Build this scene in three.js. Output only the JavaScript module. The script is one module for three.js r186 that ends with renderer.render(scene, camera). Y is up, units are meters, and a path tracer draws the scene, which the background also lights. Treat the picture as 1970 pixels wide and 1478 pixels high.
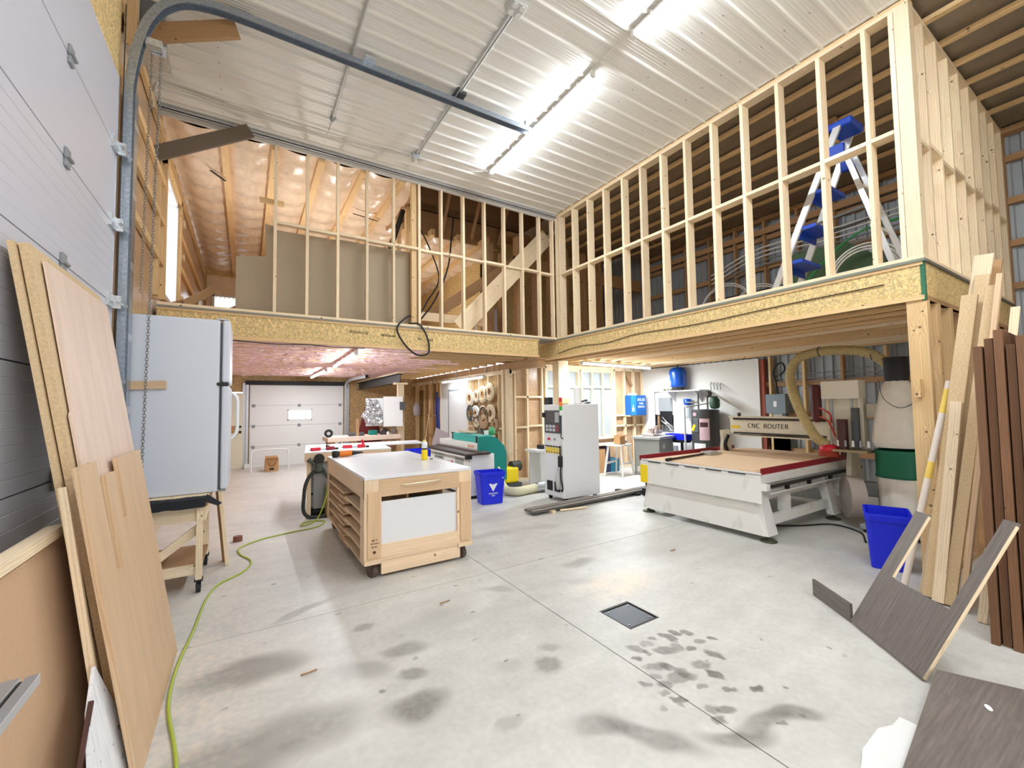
import * as THREE from 'three';
import { mergeGeometries } from 'three/addons/utils/BufferGeometryUtils.js';
import { RoundedBoxGeometry } from 'three/addons/geometries/RoundedBoxGeometry.js';
import { ImprovedNoise } from 'three/addons/math/ImprovedNoise.js';
import { RectAreaLightUniformsLib } from 'three/addons/lights/RectAreaLightUniformsLib.js';
import { FontLoader } from 'three/addons/loaders/FontLoader.js';
import { TextGeometry } from 'three/addons/geometries/TextGeometry.js';

// ---------- camera, sky, exposure ----------
RectAreaLightUniformsLib.init();
const scene = new THREE.Scene();
const camera = new THREE.PerspectiveCamera(84.33, 1970 / 1478, 0.05, 60);
camera.position.set(0, 1.6, 0);
camera.up.set(-0.014183, 0.998676, 0.049453);
camera.lookAt(0.530917, 1.6 + 0.049431, -0.845981);
const renderer = new THREE.WebGLRenderer({ antialias: true });
renderer.toneMapping = THREE.LinearToneMapping;
renderer.toneMappingExposure = 1.1;
renderer.shadowMap.enabled = true;
scene.background = new THREE.Color(0.86, 0.92, 1.0);
scene.backgroundIntensity = 2.8;
const TUBE = new THREE.Color(0.86, 0.93, 1.0);
const TUBE_POWER = { hall: 92, entry: 185, bay: 310, shop: 95, rolls: 36, loft: 42 };   // radiance of the LED battens

// ---------- helpers ----------
let seed = 7;
const rnd = () => { seed = (seed * 1664525 + 1013904223) >>> 0; return seed / 4294967296; };
const rr = (a, b) => a + (b - a) * rnd();
const V = (x, y, z) => new THREE.Vector3(x, y, z);
const noise = new ImprovedNoise();
const N = (x, y, z = 0) => noise.noise(x, y, z);
const fbm = (x, y, o = 4, z = 0) => { let s = 0, a = 1, t = 0; for (let i = 0; i < o; i++) { s += a * N(x, y, z + i * 7.3); t += a; a *= .5; x *= 2; y *= 2; } return s / t; };
const used = {};
function numbered(n) { used[n] = (used[n] ?? -1) + 1; return used[n] ? n + '_' + String(used[n]).padStart(3, '0') : n; }
const clamp = (v, a = 0, b = 1) => Math.min(b, Math.max(a, v));
const smooth = (a, b, x) => { const t = clamp((x - a) / (b - a)); return t * t * (3 - 2 * t); };

function tex(w, h, fn, srgb = true) {     // fn(u, v) -> [r, g, b] 0..255
  const d = new Uint8Array(w * h * 4);
  for (let j = 0; j < h; j++) for (let i = 0; i < w; i++) {
    const c = fn((i + .5) / w, (j + .5) / h), k = (j * w + i) * 4;
    d[k] = clamp(c[0], 0, 255); d[k + 1] = clamp(c[1], 0, 255); d[k + 2] = clamp(c[2], 0, 255); d[k + 3] = 255;
  }
  const t = new THREE.DataTexture(d, w, h); t.magFilter = THREE.LinearFilter; t.minFilter = THREE.LinearMipmapLinearFilter; t.generateMipmaps = true;
  t.wrapS = t.wrapT = THREE.RepeatWrapping; if (srgb) t.colorSpace = THREE.SRGBColorSpace; t.needsUpdate = true; return t;
}
const mat = (color, rough = .6, metal = 0, o = {}) => new THREE.MeshStandardMaterial({ color, roughness: rough, metalness: metal, side: THREE.DoubleSide, ...o });
const phys = (o) => new THREE.MeshPhysicalMaterial({ side: THREE.DoubleSide, ...o });
const rep = (t, su, sv) => { t.repeat.set(su, sv); return t; };

// geometry: everything ends as non-indexed with uv in metres, u along the grain axis
function uvm(g, grain = 'auto', off = null) {
  if (g.index) g = g.toNonIndexed();
  const p = g.attributes.position, uv = new Float32Array(p.count * 2);
  if (grain === 'auto') { g.computeBoundingBox(); const s = g.boundingBox.getSize(V(0, 0, 0)); grain = s.x >= s.y && s.x >= s.z ? 0 : s.y >= s.z ? 1 : 2; }
  const o = off ?? [rnd() * 7, rnd() * 7], a = V(0, 0, 0), b = V(0, 0, 0), c = V(0, 0, 0);
  for (let i = 0; i < p.count; i += 3) {
    a.fromBufferAttribute(p, i); b.fromBufferAttribute(p, i + 1); c.fromBufferAttribute(p, i + 2);
    const n = b.clone().sub(a).cross(c.clone().sub(a)), m = [Math.abs(n.x), Math.abs(n.y), Math.abs(n.z)];
    const k = m[0] >= m[1] && m[0] >= m[2] ? 0 : m[1] >= m[2] ? 1 : 2;
    let ua = grain, va = 3 - grain - k;
    if (k === grain) { ua = (grain + 1) % 3; va = (grain + 2) % 3; }
    [a, b, c].forEach((q, j) => { const e = q.toArray(); uv[(i + j) * 2] = e[ua] + o[0]; uv[(i + j) * 2 + 1] = e[va] + o[1]; });
  }
  g.setAttribute('uv', new THREE.BufferAttribute(uv, 2));
  return g;
}
const B = (x0, x1, y0, y1, z0, z1, grain) => { const g = new THREE.BoxGeometry(Math.abs(x1 - x0), Math.abs(y1 - y0), Math.abs(z1 - z0)); g.translate((x0 + x1) / 2, (y0 + y1) / 2, (z0 + z1) / 2); return uvm(g, grain); };
const RB = (x0, x1, y0, y1, z0, z1, r = .006, grain, seg = 2) => { const g = new RoundedBoxGeometry(Math.abs(x1 - x0), Math.abs(y1 - y0), Math.abs(z1 - z0), seg, r); g.translate((x0 + x1) / 2, (y0 + y1) / 2, (z0 + z1) / 2); return uvm(g, grain); };
// a bar of section w x d running from a to b; up sets which way d points
function bar(a, b, w, d, up = V(0, 1, 0), r = 0) {
  const L = a.distanceTo(b), g0 = r ? new RoundedBoxGeometry(L, d, w, 2, r) : new THREE.BoxGeometry(L, d, w), g = uvm(g0, 0);
  const x = b.clone().sub(a).normalize(), z = x.clone().cross(up).normalize(), y = z.clone().cross(x);
  g.applyMatrix4(new THREE.Matrix4().makeBasis(x, y, z).setPosition(a.clone().add(b).multiplyScalar(.5)));
  return g;
}
const cyl = (r0, r1, y0, y1, seg = 20, open = false) => { const g = new THREE.CylinderGeometry(r1, r0, y1 - y0, seg, 1, open); g.translate(0, (y0 + y1) / 2, 0); return g.toNonIndexed(); };
function rod(a, b, r, seg = 8) { const g = new THREE.CylinderGeometry(r, r, a.distanceTo(b), seg).toNonIndexed(); const q = new THREE.Quaternion().setFromUnitVectors(V(0, 1, 0), b.clone().sub(a).normalize()); g.applyQuaternion(q); g.translate((a.x + b.x) / 2, (a.y + b.y) / 2, (a.z + b.z) / 2); return g; }
const tube = (pts, r, n = 60, seg = 8, closed = false) => new THREE.TubeGeometry(new THREE.CatmullRomCurve3(pts, closed), n, r, seg, closed).toNonIndexed();
const lathe = (pts, seg = 28) => new THREE.LatheGeometry(pts.map(([x, y]) => new THREE.Vector2(x, y)), seg).toNonIndexed();
function ext(pts, depth, bevel = 0) { const s = new THREE.Shape(pts.map(([x, y]) => new THREE.Vector2(x, y))); const g = new THREE.ExtrudeGeometry(s, { depth, bevelEnabled: bevel > 0, bevelSize: bevel, bevelThickness: bevel, bevelSegments: 2, curveSegments: 10 }); return uvm(g); }
const T = (g, x = 0, y = 0, z = 0, ry = 0, rx = 0, rz = 0) => { g.applyMatrix4(new THREE.Matrix4().compose(V(x, y, z), new THREE.Quaternion().setFromEuler(new THREE.Euler(rx, ry, rz, 'YXZ')), V(1, 1, 1))); return g; };
function join(gs) { return mergeGeometries(gs.map((g) => { g = g.index ? g.toNonIndexed() : g; for (const k of Object.keys(g.attributes)) if (!['position', 'normal', 'uv'].includes(k)) g.deleteAttribute(k); if (!g.attributes.normal) g.computeVertexNormals(); if (!g.attributes.uv) uvm(g); return g; })); }
function P(name, geo, material, parent) {             // one part (or a one-mesh thing)
  const m = new THREE.Mesh(Array.isArray(geo) ? join(geo) : geo, material);
  m.name = name; m.castShadow = m.receiveShadow = true; parent.add(m); return m;
}
function thing(name, label, category, x = 0, y = 0, z = 0, turn = 0, group) {
  const o = new THREE.Group(); o.name = numbered(name); o.position.set(x, y, z); o.rotation.y = turn;
  o.userData = { label, category }; if (group) o.userData.group = group; scene.add(o); return o;
}
function one(name, label, category, geo, material, group) {   // a thing that is a single mesh, moved to its base
  const g = Array.isArray(geo) ? join(geo) : geo; g.computeBoundingBox(); const c = g.boundingBox.getCenter(V(0, 0, 0)); c.y = g.boundingBox.min.y; g.translate(-c.x, -c.y, -c.z);
  const m = P(numbered(name), g, material, scene); m.position.copy(c); m.userData = { label, category }; if (group) m.userData.group = group; return m;
}
function struct(name, label) { const o = new THREE.Group(); o.name = name; o.userData = { kind: 'structure', label, category: name.split('_')[0] }; scene.add(o); return o; }
function copy(o, label, x, y, z, turn, group) { const c = o.clone(); c.name = numbered(o.name.replace(/_\d\d\d$/, '')); c.userData = { ...o.userData, label }; if (group) c.userData.group = group; c.position.set(x, y, z); if (turn !== undefined) c.rotation.y = turn; scene.add(c); return c; }

// ---------- materials ----------
function lumberTex(base, s, nk = 7) {      // 1.6 m along the grain x 0.4 m across
  const knots = []; for (let i = 0; i < nk; i++) knots.push([rnd(), rnd(), rr(.006, .016)]);
  return tex(384, 96, (u, v) => {
    let dv = 0, dark = 0;
    for (const [ku, kv, kr] of knots) { const dx = (u - ku) * 1.6, dy = (v - kv) * .4, d = Math.hypot(dx * .45, dy); dv += .018 * Math.exp(-d * d / (kr * kr * 5)) * Math.sign(dy || 1); dark = Math.max(dark, 1 - smooth(kr * .55, kr, Math.hypot(dx, dy))); }
    const g = Math.sin((v * .4 + dv) * 420 + 5 * N(u * 2.2, v * 3, s) + 3 * N(u * 6, v * 14, s + 3)), f = N(u * 90, v * 160, s + 9), big = fbm(u * 3, v * 5, 3, s + 20);
    const k = 1 + .045 * g + .03 * f + .07 * big - .46 * dark;
    return [base[0] * k, base[1] * (k - .012 * (1 - g) - .05 * dark), base[2] * (k - .03 * (1 - g) - .1 * dark)];
  });
}
const woodMats = (base, n, rough = .72, nk = 7) => Array.from({ length: n }, (_, i) => { const j = 1 + (i - (n - 1) / 2) * .035; const t = rep(lumberTex(base.map((c) => c * j), i * 11 + base[2], nk), 1 / 1.6, 1 / .4); return new THREE.MeshStandardMaterial({ map: t, roughness: rough, side: THREE.DoubleSide }); });
const SPF = woodMats([238, 219, 188], 4);            // pale spruce framing
const GOLD = woodMats([228, 196, 148], 3);           // yellower, older framing
const OLD = woodMats([172, 136, 98], 3);
const WALNUT = woodMats([118, 84, 58], 3, .6, 2);             // brown weathered framing
const pick = (a) => a[Math.floor(rnd() * a.length)];
function osbTex(base, s, lo = .8) {
  const w = 512, d = new Float32Array(w * w).fill(1), hue = new Float32Array(w * w);
  for (let k = 0; k < 2600; k++) { const cx = rnd() * w, cy = rnd() * w, L = rr(14, 44), W = rr(3, 9), a = rnd() * 6.3, t = rr(lo, 1.1), h = rr(-1, 1), ca = Math.cos(a), sa = Math.sin(a);
    for (let y = -L; y <= L; y++) for (let x = -L; x <= L; x++) { const p = x * ca + y * sa, q = -x * sa + y * ca; if (Math.abs(p) < L / 2 && Math.abs(q) < W / 2) { const i = (((cy + y) | 0) + w) % w * w + (((cx + x) | 0) + w) % w; d[i] = t * (1 - .12 * (Math.abs(q) > W / 2 - 1)); hue[i] = h; } } }
  return tex(w, w, (u, v) => { const i = Math.min(w - 1, v * w | 0) * w + Math.min(w - 1, u * w | 0); const k = d[i] + .03 * N(u * 200, v * 200, s); return [base[0] * k, base[1] * (k - .015 * hue[i]), base[2] * (k - .06 * hue[i])]; });
}
const OSB = new THREE.MeshStandardMaterial({ map: rep(osbTex([232, 202, 142], 3), 1 / .8, 1 / .8), roughness: .75, side: THREE.DoubleSide });
const OSBOLD = new THREE.MeshStandardMaterial({ map: rep(osbTex([206, 170, 118], 5, .72), 1 / .8, 1 / .8), roughness: .8, side: THREE.DoubleSide });
const speck = (c, amp, s, size = 256) => tex(size, size, (u, v) => { const k = 1 + amp * (.6 * (((Math.sin((u * 997 + v * 613) * 91.7 + s) * 43758.5) % 1) ) + .5 * fbm(u * 18, v * 18, 3, s)); return c.map((e) => e * k); });
const MDF = new THREE.MeshStandardMaterial({ map: rep(speck([198, 164, 132], .05, 1), 2, 2), roughness: .8, side: THREE.DoubleSide });
const MDFBED = new THREE.MeshStandardMaterial({ map: rep(speck([216, 186, 152], .05, 2), 2, 2), roughness: .85, side: THREE.DoubleSide });
const CHIP = new THREE.MeshStandardMaterial({ map: rep(speck([206, 180, 142], .26, 4), 4, 4), roughness: .9, side: THREE.DoubleSide });
const BIRCH = woodMats([232, 208, 178], 2, .55, 1);
const PALEPLY = woodMats([226, 205, 192], 2, .6, 1);
const MAPLE = woodMats([212, 182, 148], 2, .5, 0);
const DARKVENEER = new THREE.MeshStandardMaterial({ map: rep(tex(256, 256, (u, v) => { const k = 1 + .16 * N(u * 3, v * 70, 2) + .1 * N(u * 12, v * 180, 5); return [108 * k, 100 * k, 95 * k]; }), 1 / .9, 1 / .9), roughness: .45, side: THREE.DoubleSide });
const PAINTWHITE = new THREE.MeshStandardMaterial({ map: rep(tex(256, 256, (u, v) => { const g = fbm(u * 3, v * 3, 4, 4); const k = 1 + .02 * g, st = .10 * smooth(.18, .5, fbm(u * 6, v * 2.5, 4, 31)); return [232 * k * (1 - st), 231 * k * (1 - st), 226 * k * (1 - st * 1.2)]; }), 1, 1), roughness: .45, side: THREE.DoubleSide });
const WHITE = mat(0xe9e9e7, .4), GLOSSWHITE = mat(0xeff0f0, .22), DRYWALL = mat(0xe4e3df, .9), LAMINATE = mat(0xe4e6ea, .28);
const CREAM = mat(0xe2dcc6, .5), BLACK = mat(0x17171a, .55), RUBBER = mat(0x2a2a2c, .85), DARKGREY = mat(0x4a4d50, .6), GREY = mat(0x8d9092, .55), GREYBLUE = mat(0x7b8a92, .5), STEEL = mat(0x9a9ca0, .38, .9), DARKSTEEL = mat(0x45413e, .5, .7);
const GALV = new THREE.MeshStandardMaterial({ map: rep(tex(256, 256, (u, v) => { const k = 1 + .18 * fbm(u * 14, v * 14, 3, 2) + .1 * N(u * 40, v * 40, 8); return [206 * k, 212 * k, 218 * k]; }), 3, 3), roughness: .34, metalness: .72, side: THREE.DoubleSide });
const TRACKSTEEL = new THREE.MeshStandardMaterial({ map: GALV.map, color: 0xc8ced6, roughness: .32, metalness: .75, side: THREE.DoubleSide });
const BLUEPLASTIC = mat(0x0a22d8, .38), TEAL = mat(0x008278, .45), TEALLIGHT = mat(0x35a89f, .45), REDPAINT = mat(0x8a0f22, .42), RED = mat(0xc8142c, .45), YELLOW = mat(0xf2d313, .5), ORANGE = mat(0xe07a1e, .5), GREENBAND = mat(0x06694a, .5), BLUETANK = mat(0x0b4fb4, .28);
const CANVASBAG = new THREE.MeshStandardMaterial({ map: rep(tex(256, 256, (u, v) => { const k = 1 + .03 * Math.sin(u * 800) * Math.sin(v * 800) + .05 * fbm(u * 5, v * 5, 3, 3); return [232 * k, 226 * k, 214 * k]; }), 2, 2), roughness: .95, side: THREE.DoubleSide });
const DRYWALLBACK = new THREE.MeshStandardMaterial({ map: rep(speck([172, 156, 134], .05, 9), 2, 2), roughness: .95, side: THREE.DoubleSide });
const CARDBOARD = mat(0xb98f62, .9), PAPER = mat(0xf2f1ee, .9), SILVERFOIL = mat(0xc4c8cc, .28, .8);
// vapour barrier film over batts: warm, glossy, wrinkled
const filmTex = (c, s) => tex(512, 512, (u, v) => { const w = fbm(u * 5 + .6 * fbm(u * 3, v * 3, 3, s), v * 5, 5, s), r = 1 - Math.abs(fbm(u * 4, v * 7, 4, s + 5)) * 3, k = 1 + .10 * w + .05 * clamp(r); return [c[0] * k, c[1] * (k - .01), c[2] * (k - .025)]; });
const filmBump = tex(512, 512, (u, v) => { const r = 1 - Math.abs(fbm(u * 4, v * 6, 5, 9)) * 2.6, w = fbm(u * 9, v * 4, 4, 3); const k = 128 + 70 * w + 60 * clamp(r); return [k, k, k]; }, false);
const film = (c, s, rough = .34) => phys({ map: rep(filmTex(c, s), .8, .8), bumpMap: rep(filmBump.clone(), .8, .8), bumpScale: .02, roughness: rough, clearcoat: .5, clearcoatRoughness: .22 });
const FILM = film([232, 212, 190], 2), FILMBROWN = film([190, 160, 128], 6), FILMDARK = film([126, 112, 94], 8, .55);
const PINKBATT = new THREE.MeshStandardMaterial({ map: rep(tex(512, 512, (u, v) => { const k = .97 + .2 * fbm(u * 5, v * 22, 5, 4), q = smooth(.1, .4, fbm(u * 8, v * 3, 3, 12)); return [246 * k, (206 - 22 * q) * k, (204 - 14 * q) * k]; }), 1.1, 1.1), roughness: 1, side: THREE.DoubleSide });
const SIDING = mat(0xa9b0b6, .42, .3);
const BUBBLE = (() => { const t = rep(tex(256, 256, (u, v) => { const a = u * 16, b = v * 16 / .866, o = (Math.floor(b) % 2) * .5, d = Math.hypot((a + o) % 1 - .5, (b % 1) - .5); const k = 1 - .22 * smooth(.24, .34, d) ; return [224 * k, 236 * k, 240 * k]; }), 2.2, 2.2); return phys({ map: t, roughness: .95, transmission: .55, thickness: 0 }); })();
// ================= SETTING =================
const CEIL = 5.38, XL = -0.96, XR = 8.9, ZB = -13.6, ZF = 3.4, LOFTZ = -6.556, LOFTX = 5.17, RIM0 = 2.50, RIM1 = 2.85, DECK = 2.875;

// ---- concrete floor: slabs parted by saw cuts, with the stains that lie on it ----
const stains = [ // x, z, radius x, radius z, turn, depth, soft
  [.06, -3.13, .34, .17, .15, .42, .5], [.89, -2.86, .17, .10, .3, .32, .6], [.66, -2.72, .2, .09, .4, .2, .6], [.87, -2.55, .10, .07, .4, .34, .5], [.80, -2.27, .20, .13, 0, .44, .5], [.10, -2.42, .55, .22, 0, .40, .6], [-.1, -2.2, .4, .2, .3, .3, .7],
  [.38, -3.80, .28, .07, -.35, .30, .6], [.75, -3.27, .09, .06, 0, .32, .5], [1.60, -2.18, .10, .10, .4, .36, .5], [1.72, -2.32, .08, .05, .6, .28, .5], [1.40, -2.30, .12, .08, .3, .12, .7], [2.88, -3.36, .22, .11, 0, .30, .6], [2.6, -3.0, .16, .1, .4, .12, .7],
  [1.68, -1.45, .28, .08, 1.0, .36, .5], [2.02, -1.22, .2, .06, .5, .34, .5], [2.2, -1.2, .22, .06, .3, .36, .6], [2.42, -1.14, .16, .06, .2, .38, .5], [1.5, -1.62, .16, .08, .6, .3, .5], [1.9, -3.3, .16, .06, .6, .2, .6], [2.6, -4.7, .4, .1, 0, .16, .7], [3.3, -4.6, .4, .12, .2, .14, .7], [3.7, -3.2, .5, .2, .3, .1, .8], [1.3, -3.1, .3, .2, .2, .10, .8], [1.15, -1.9, .1, .06, 0, .2, .6], [1.5, -1.2, .2, .1, .3, .14, .7],
];
{ const drops = [[2.47, -1.98, .05], [2.36, -2.02, .03], [2.55, -1.98, .04], [2.62, -1.94, .045], [2.18, -1.99, .055], [2.28, -2.0, .045], [2.10, -1.92, .03], [2.2, -1.92, .03], [2.32, -1.88, .06], [2.42, -1.86, .04], [2.48, -1.80, .035], [2.14, -1.80, .055], [2.19, -1.76, .04], [2.06, -1.74, .03], [2.16, -1.66, .06], [2.22, -1.66, .05], [2.38, -1.66, .055], [2.54, -1.68, .05], [2.36, -1.56, .045], [2.04, -1.66, .04], [1.98, -1.62, .03], [2.0, -1.54, .035], [2.20, -1.54, .03], [2.3, -1.44, .03], [1.95, -1.72, .03], [2.46, -1.92, .02], [2.08, -1.40, .035], [2.14, -1.36, .04], [2.04, -1.34, .03], [2.6, -1.82, .03], [2.7, -1.8, .03], [2.44, -1.36, .03]];
  for (const [x, z, r] of drops) stains.push([x, z, r * rr(1.1, 1.5), r * rr(.7, .95), rr(0, 1.5), rr(.34, .62), .35]); 
  for (let i = 0; i < 60; i++) stains.push([rr(-.4, 4.6), rr(-4.6, -1.0), rr(.008, .03), rr(.006, .02), rnd() * 3, rr(.15, .45), .4]); }
function concrete(x, z) {
  const a = fbm(x * .9, z * .9, 3, 1), b = fbm(x * 5, z * 5, 3, 4), c = fbm(x * 26, z * 26, 2, 8), st = fbm(x * 1.6 + z * .4, z * 7, 2, 14);
  let k = 1 + .10 * a + .055 * b + .05 * c + .045 * st, r = 197 * k, g = 195 * k, bl = 189 * k;
  const wx = x + .10 * fbm(x * 3, z * 3, 2, 20), wz = z + .10 * fbm(x * 3, z * 3, 2, 30);
  for (const [sx, sz, rx, rz, t, d, soft] of stains) {
    if (Math.abs(x - sx) > rx * 1.8 + .12 || Math.abs(z - sz) > rx * 1.8 + .12) continue;
    const near = rx > .12, px = near ? wx : x + .02 * N(x * 22, z * 22, 2), pz = near ? wz : z + .02 * N(x * 22, z * 22, 6), dx = px - sx, dz = pz - sz;
    const q = Math.hypot((dx * Math.cos(t) + dz * Math.sin(t)) / rx, (-dx * Math.sin(t) + dz * Math.cos(t)) / rz);
    const m = .74 * d * (1 - smooth(1 - soft, 1.15, q)) * (.82 + .5 * b + .4 * c);
    if (m > 0) { r *= 1 - m; g *= 1 - m * 1.02; bl *= 1 - m * 1.06; }
  }
  // sawdust drifted around the floor drain and near the panel stack
  const sd = Math.hypot((wx - 2.85) / .55, (wz + 2.78) / .3), sw = (1 - smooth(.3, 1.1, sd)) * (.55 + .6 * b + .5 * c) * .75;
  if (sw > 0) { r += (232 - r) * sw; g += (208 - g) * sw; bl += (176 - bl) * sw; }
  const le = smooth(.35, -.2, x + .25 * b) * smooth(.3, -1, z) * .35 * (.5 + 1.6 * c + 1.2 * b) + smooth(-6.5, -9, z) * smooth(4.4, 3.8, x) * .3 * (.6 + 1.4 * c);  // fine pinkish sawdust trodden in along the wall side and in the workshop
  if (le > 0) { r += (226 - r) * le; g += (206 - g) * le; bl += (188 - bl) * le; }
  return [r, g, bl];
}
const floorMat = (x0, x1, z0, z1, w, h) => { const t = tex(w, h, (u, v) => concrete(x0 + u * (x1 - x0), z0 + v * (z1 - z0))); t.wrapS = t.wrapT = THREE.ClampToEdgeWrapping;
  const m = phys({ map: t, roughness: .5, clearcoat: .12, clearcoatRoughness: .35 }); m.userData.r = [x0, x1, z0, z1]; return m; };
const CNEAR = floorMat(-1.1, 5.2, -5.2, .4, 1152, 1024), CFAR = floorMat(-1.1, 9.1, -13.8, 3.6, 400, 640);
const floor = struct('floor', 'grey concrete floor slab with saw cut joints and dark stains');
function slab(x0, x1, z0, z1, m) {
  const g = new THREE.BoxGeometry(x1 - x0, .12, z1 - z0).toNonIndexed(); g.translate((x0 + x1) / 2, -.06, (z0 + z1) / 2);
  const p = g.attributes.position, r = m.userData.r, uv = g.attributes.uv; for (let i = 0; i < p.count; i++) uv.setXY(i, (p.getX(i) - r[0]) / (r[1] - r[0]), (p.getZ(i) - r[2]) / (r[3] - r[2]));
  P('slab', g, m, floor);
}
{ const j = .0035, JX = 2.03, JZ = -3.65, d = [2.33, 2.64, -2.50, -2.18];
  slab(XL - .1, JX - j, JZ + j, .3, CNEAR);
  slab(JX + j, d[0], JZ + j, .3, CNEAR); slab(d[0], d[1], JZ + j, d[2], CNEAR); slab(d[0], d[1], d[3], .3, CNEAR); slab(d[1], 5.1, JZ + j, .3, CNEAR);
  slab(XL - .1, JX - j, -5.1, JZ - j, CNEAR); slab(JX + j, 5.1, -5.1, JZ - j, CNEAR);
  slab(5.1, XR + .1, JZ + j, .3, CFAR); slab(5.1, XR + .1, -5.1, JZ - j, CFAR);
  slab(XL - .1, XR + .1, ZB - .1, -5.1, CFAR); slab(XL - .1, XR + .1, .3, ZF + .1, CFAR);
  P('subgrade', B(XL - .1, XR + .1, -.3, -.125, ZB - .1, ZF + .1), mat(0x2c2a28, .95), floor); }
{ const t = thing('floor_drain', 'square dark steel drain cover sunk in the concrete floor', 'drain cover', 2.485, -.012, -2.34); t.scale.set(.72, 1, .75);
  P('cover', RB(-.19, .19, -.012, .006, -.18, .18, .004), mat(0x474b50, .42, .55), t);
  P('frame', [B(-.218, -.2, -.05, .01, -.208, .208), B(.2, .218, -.05, .01, -.208, .208), B(-.2, .2, -.05, .01, -.208, -.19), B(-.2, .2, -.05, .01, .19, .208), B(-.2, .2, -.05, -.045, -.19, .19)], DARKSTEEL, t);
  for (const [x, z] of [[-.15, -.14], [.15, -.14], [-.15, .14], [.15, .14]]) P('screw', T(cyl(.009, .009, 0, .01, 10), x, 0, z), STEEL, t); }

// ---- ribbed white metal ceiling ----
const CEILWHITE = mat(0xebe8e1, .4, .0);
{ const c = struct('ceiling', 'white ribbed metal liner panel ceiling over the hall');
  const prof = []; // z (0..0.9144), drop
  for (let k = 0; k < 4; k++) { const o = k * .2286; prof.push([o, 0], [o + .010, -.026], [o + .034, -.026], [o + .044, 0]);
    for (const m of [.085, .118, .151, .184]) prof.push([o + m, 0], [o + m + .004, -.004], [o + m + .010, -.004], [o + m + .014, 0]); }
  prof.push([.9144, 0]);
  const outline = [...prof.map(([z, y]) => [z, y]), [.9144, .012], [0, .012]];
  let k = 0;
  for (let z = -6.5; z < ZF; z += .9144, k++) { const g = ext(outline, 6.2); g.rotateY(-Math.PI / 2); g.scale(1, 1, 1); g.translate(LOFTX + .03, CEIL, z); P('liner_panel', g, CEILWHITE, c); }
  P('fascia', B(XL, LOFTX, CEIL - .13, CEIL + .02, -6.59, -6.552), mat(0xc9c5bd, .5), c); P('edge_trim', [B(XL, LOFTX, CEIL - .088, CEIL + .01, -6.515, -6.50), B(XL, LOFTX, CEIL - .08, CEIL - .066, -6.55, -6.5)], mat(0xb9babb, .4, .3), c);
  P('roof_deck', [B(XL - .15, XR + .15, CEIL + .4, CEIL + .55, -6.6, ZF + .15), B(XL - .15, 2.36, CEIL + .4, CEIL + .55, -9.3, -6.6), B(2.36, XR + .15, CEIL + .4, CEIL + .55, -9.3, -8.46), B(2.36, XR + .15, CEIL + 2.4, CEIL + 2.5, -8.5, -6.56), B(2.34, XR + .15, CEIL + .4, CEIL + 2.5, -8.5, -8.46), B(2.34, XR + .15, CEIL + .4, CEIL + 2.5, -6.6, -6.56), B(2.32, 2.36, CEIL + .4, CEIL + 2.5, -8.5, -6.56), B(XR + .1, XR + .15, CEIL + .4, CEIL + 2.5, -8.5, -6.56), B(XL - .15, 5.0, CEIL + .4, CEIL + .55, ZB - .15, -9.3)], OLD[0], c);
  const straps = []; P('corner_trim', B(LOFTX - .03, LOFTX + .0, CEIL - .012, CEIL, -6.5, ZF), CEILWHITE, c);
  // screw heads in rows
  const sc = []; for (let z = -6.4; z < -1; z += .2286) for (const x of [-.3, .9, 2.1, 3.9, 4.6]) sc.push(T(cyl(.007, .007, 0, .008, 6), x, CEIL - .008, z + .05)); P('screws', sc, GREY, c); }

// ---- side bay ceiling: dark film and strapping ----
{ const c = struct('ceiling_side_bay', 'dark film ceiling with wood strapping over the side bay');
  const fg = new THREE.PlaneGeometry(XR - LOFTX, 11, 30, 90); fg.rotateX(Math.PI / 2); { const p = fg.attributes.position; for (let i = 0; i < p.count; i++) p.setY(i, -.03 * Math.abs(Math.sin((p.getX(i) + 1.85) * Math.PI / .5)) + .012 * N(p.getX(i) * 4, p.getZ(i) * 4)); } fg.computeVertexNormals(); fg.translate((LOFTX + XR) / 2, CEIL + .03, -2.2); P('film', uvm(fg, 2), FILMDARK, c);
  for (let x = 5.66; x < XR - .2; x += .51) P('strap', B(x - .032, x + .032, CEIL - .06, CEIL - .015, -7.65, ZF, 2), pick(GOLD), c);
  P('strap', B(6.55, 6.95, CEIL - .06, CEIL - .02, -2.42, -2.30), OLD[1], c); }

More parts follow.
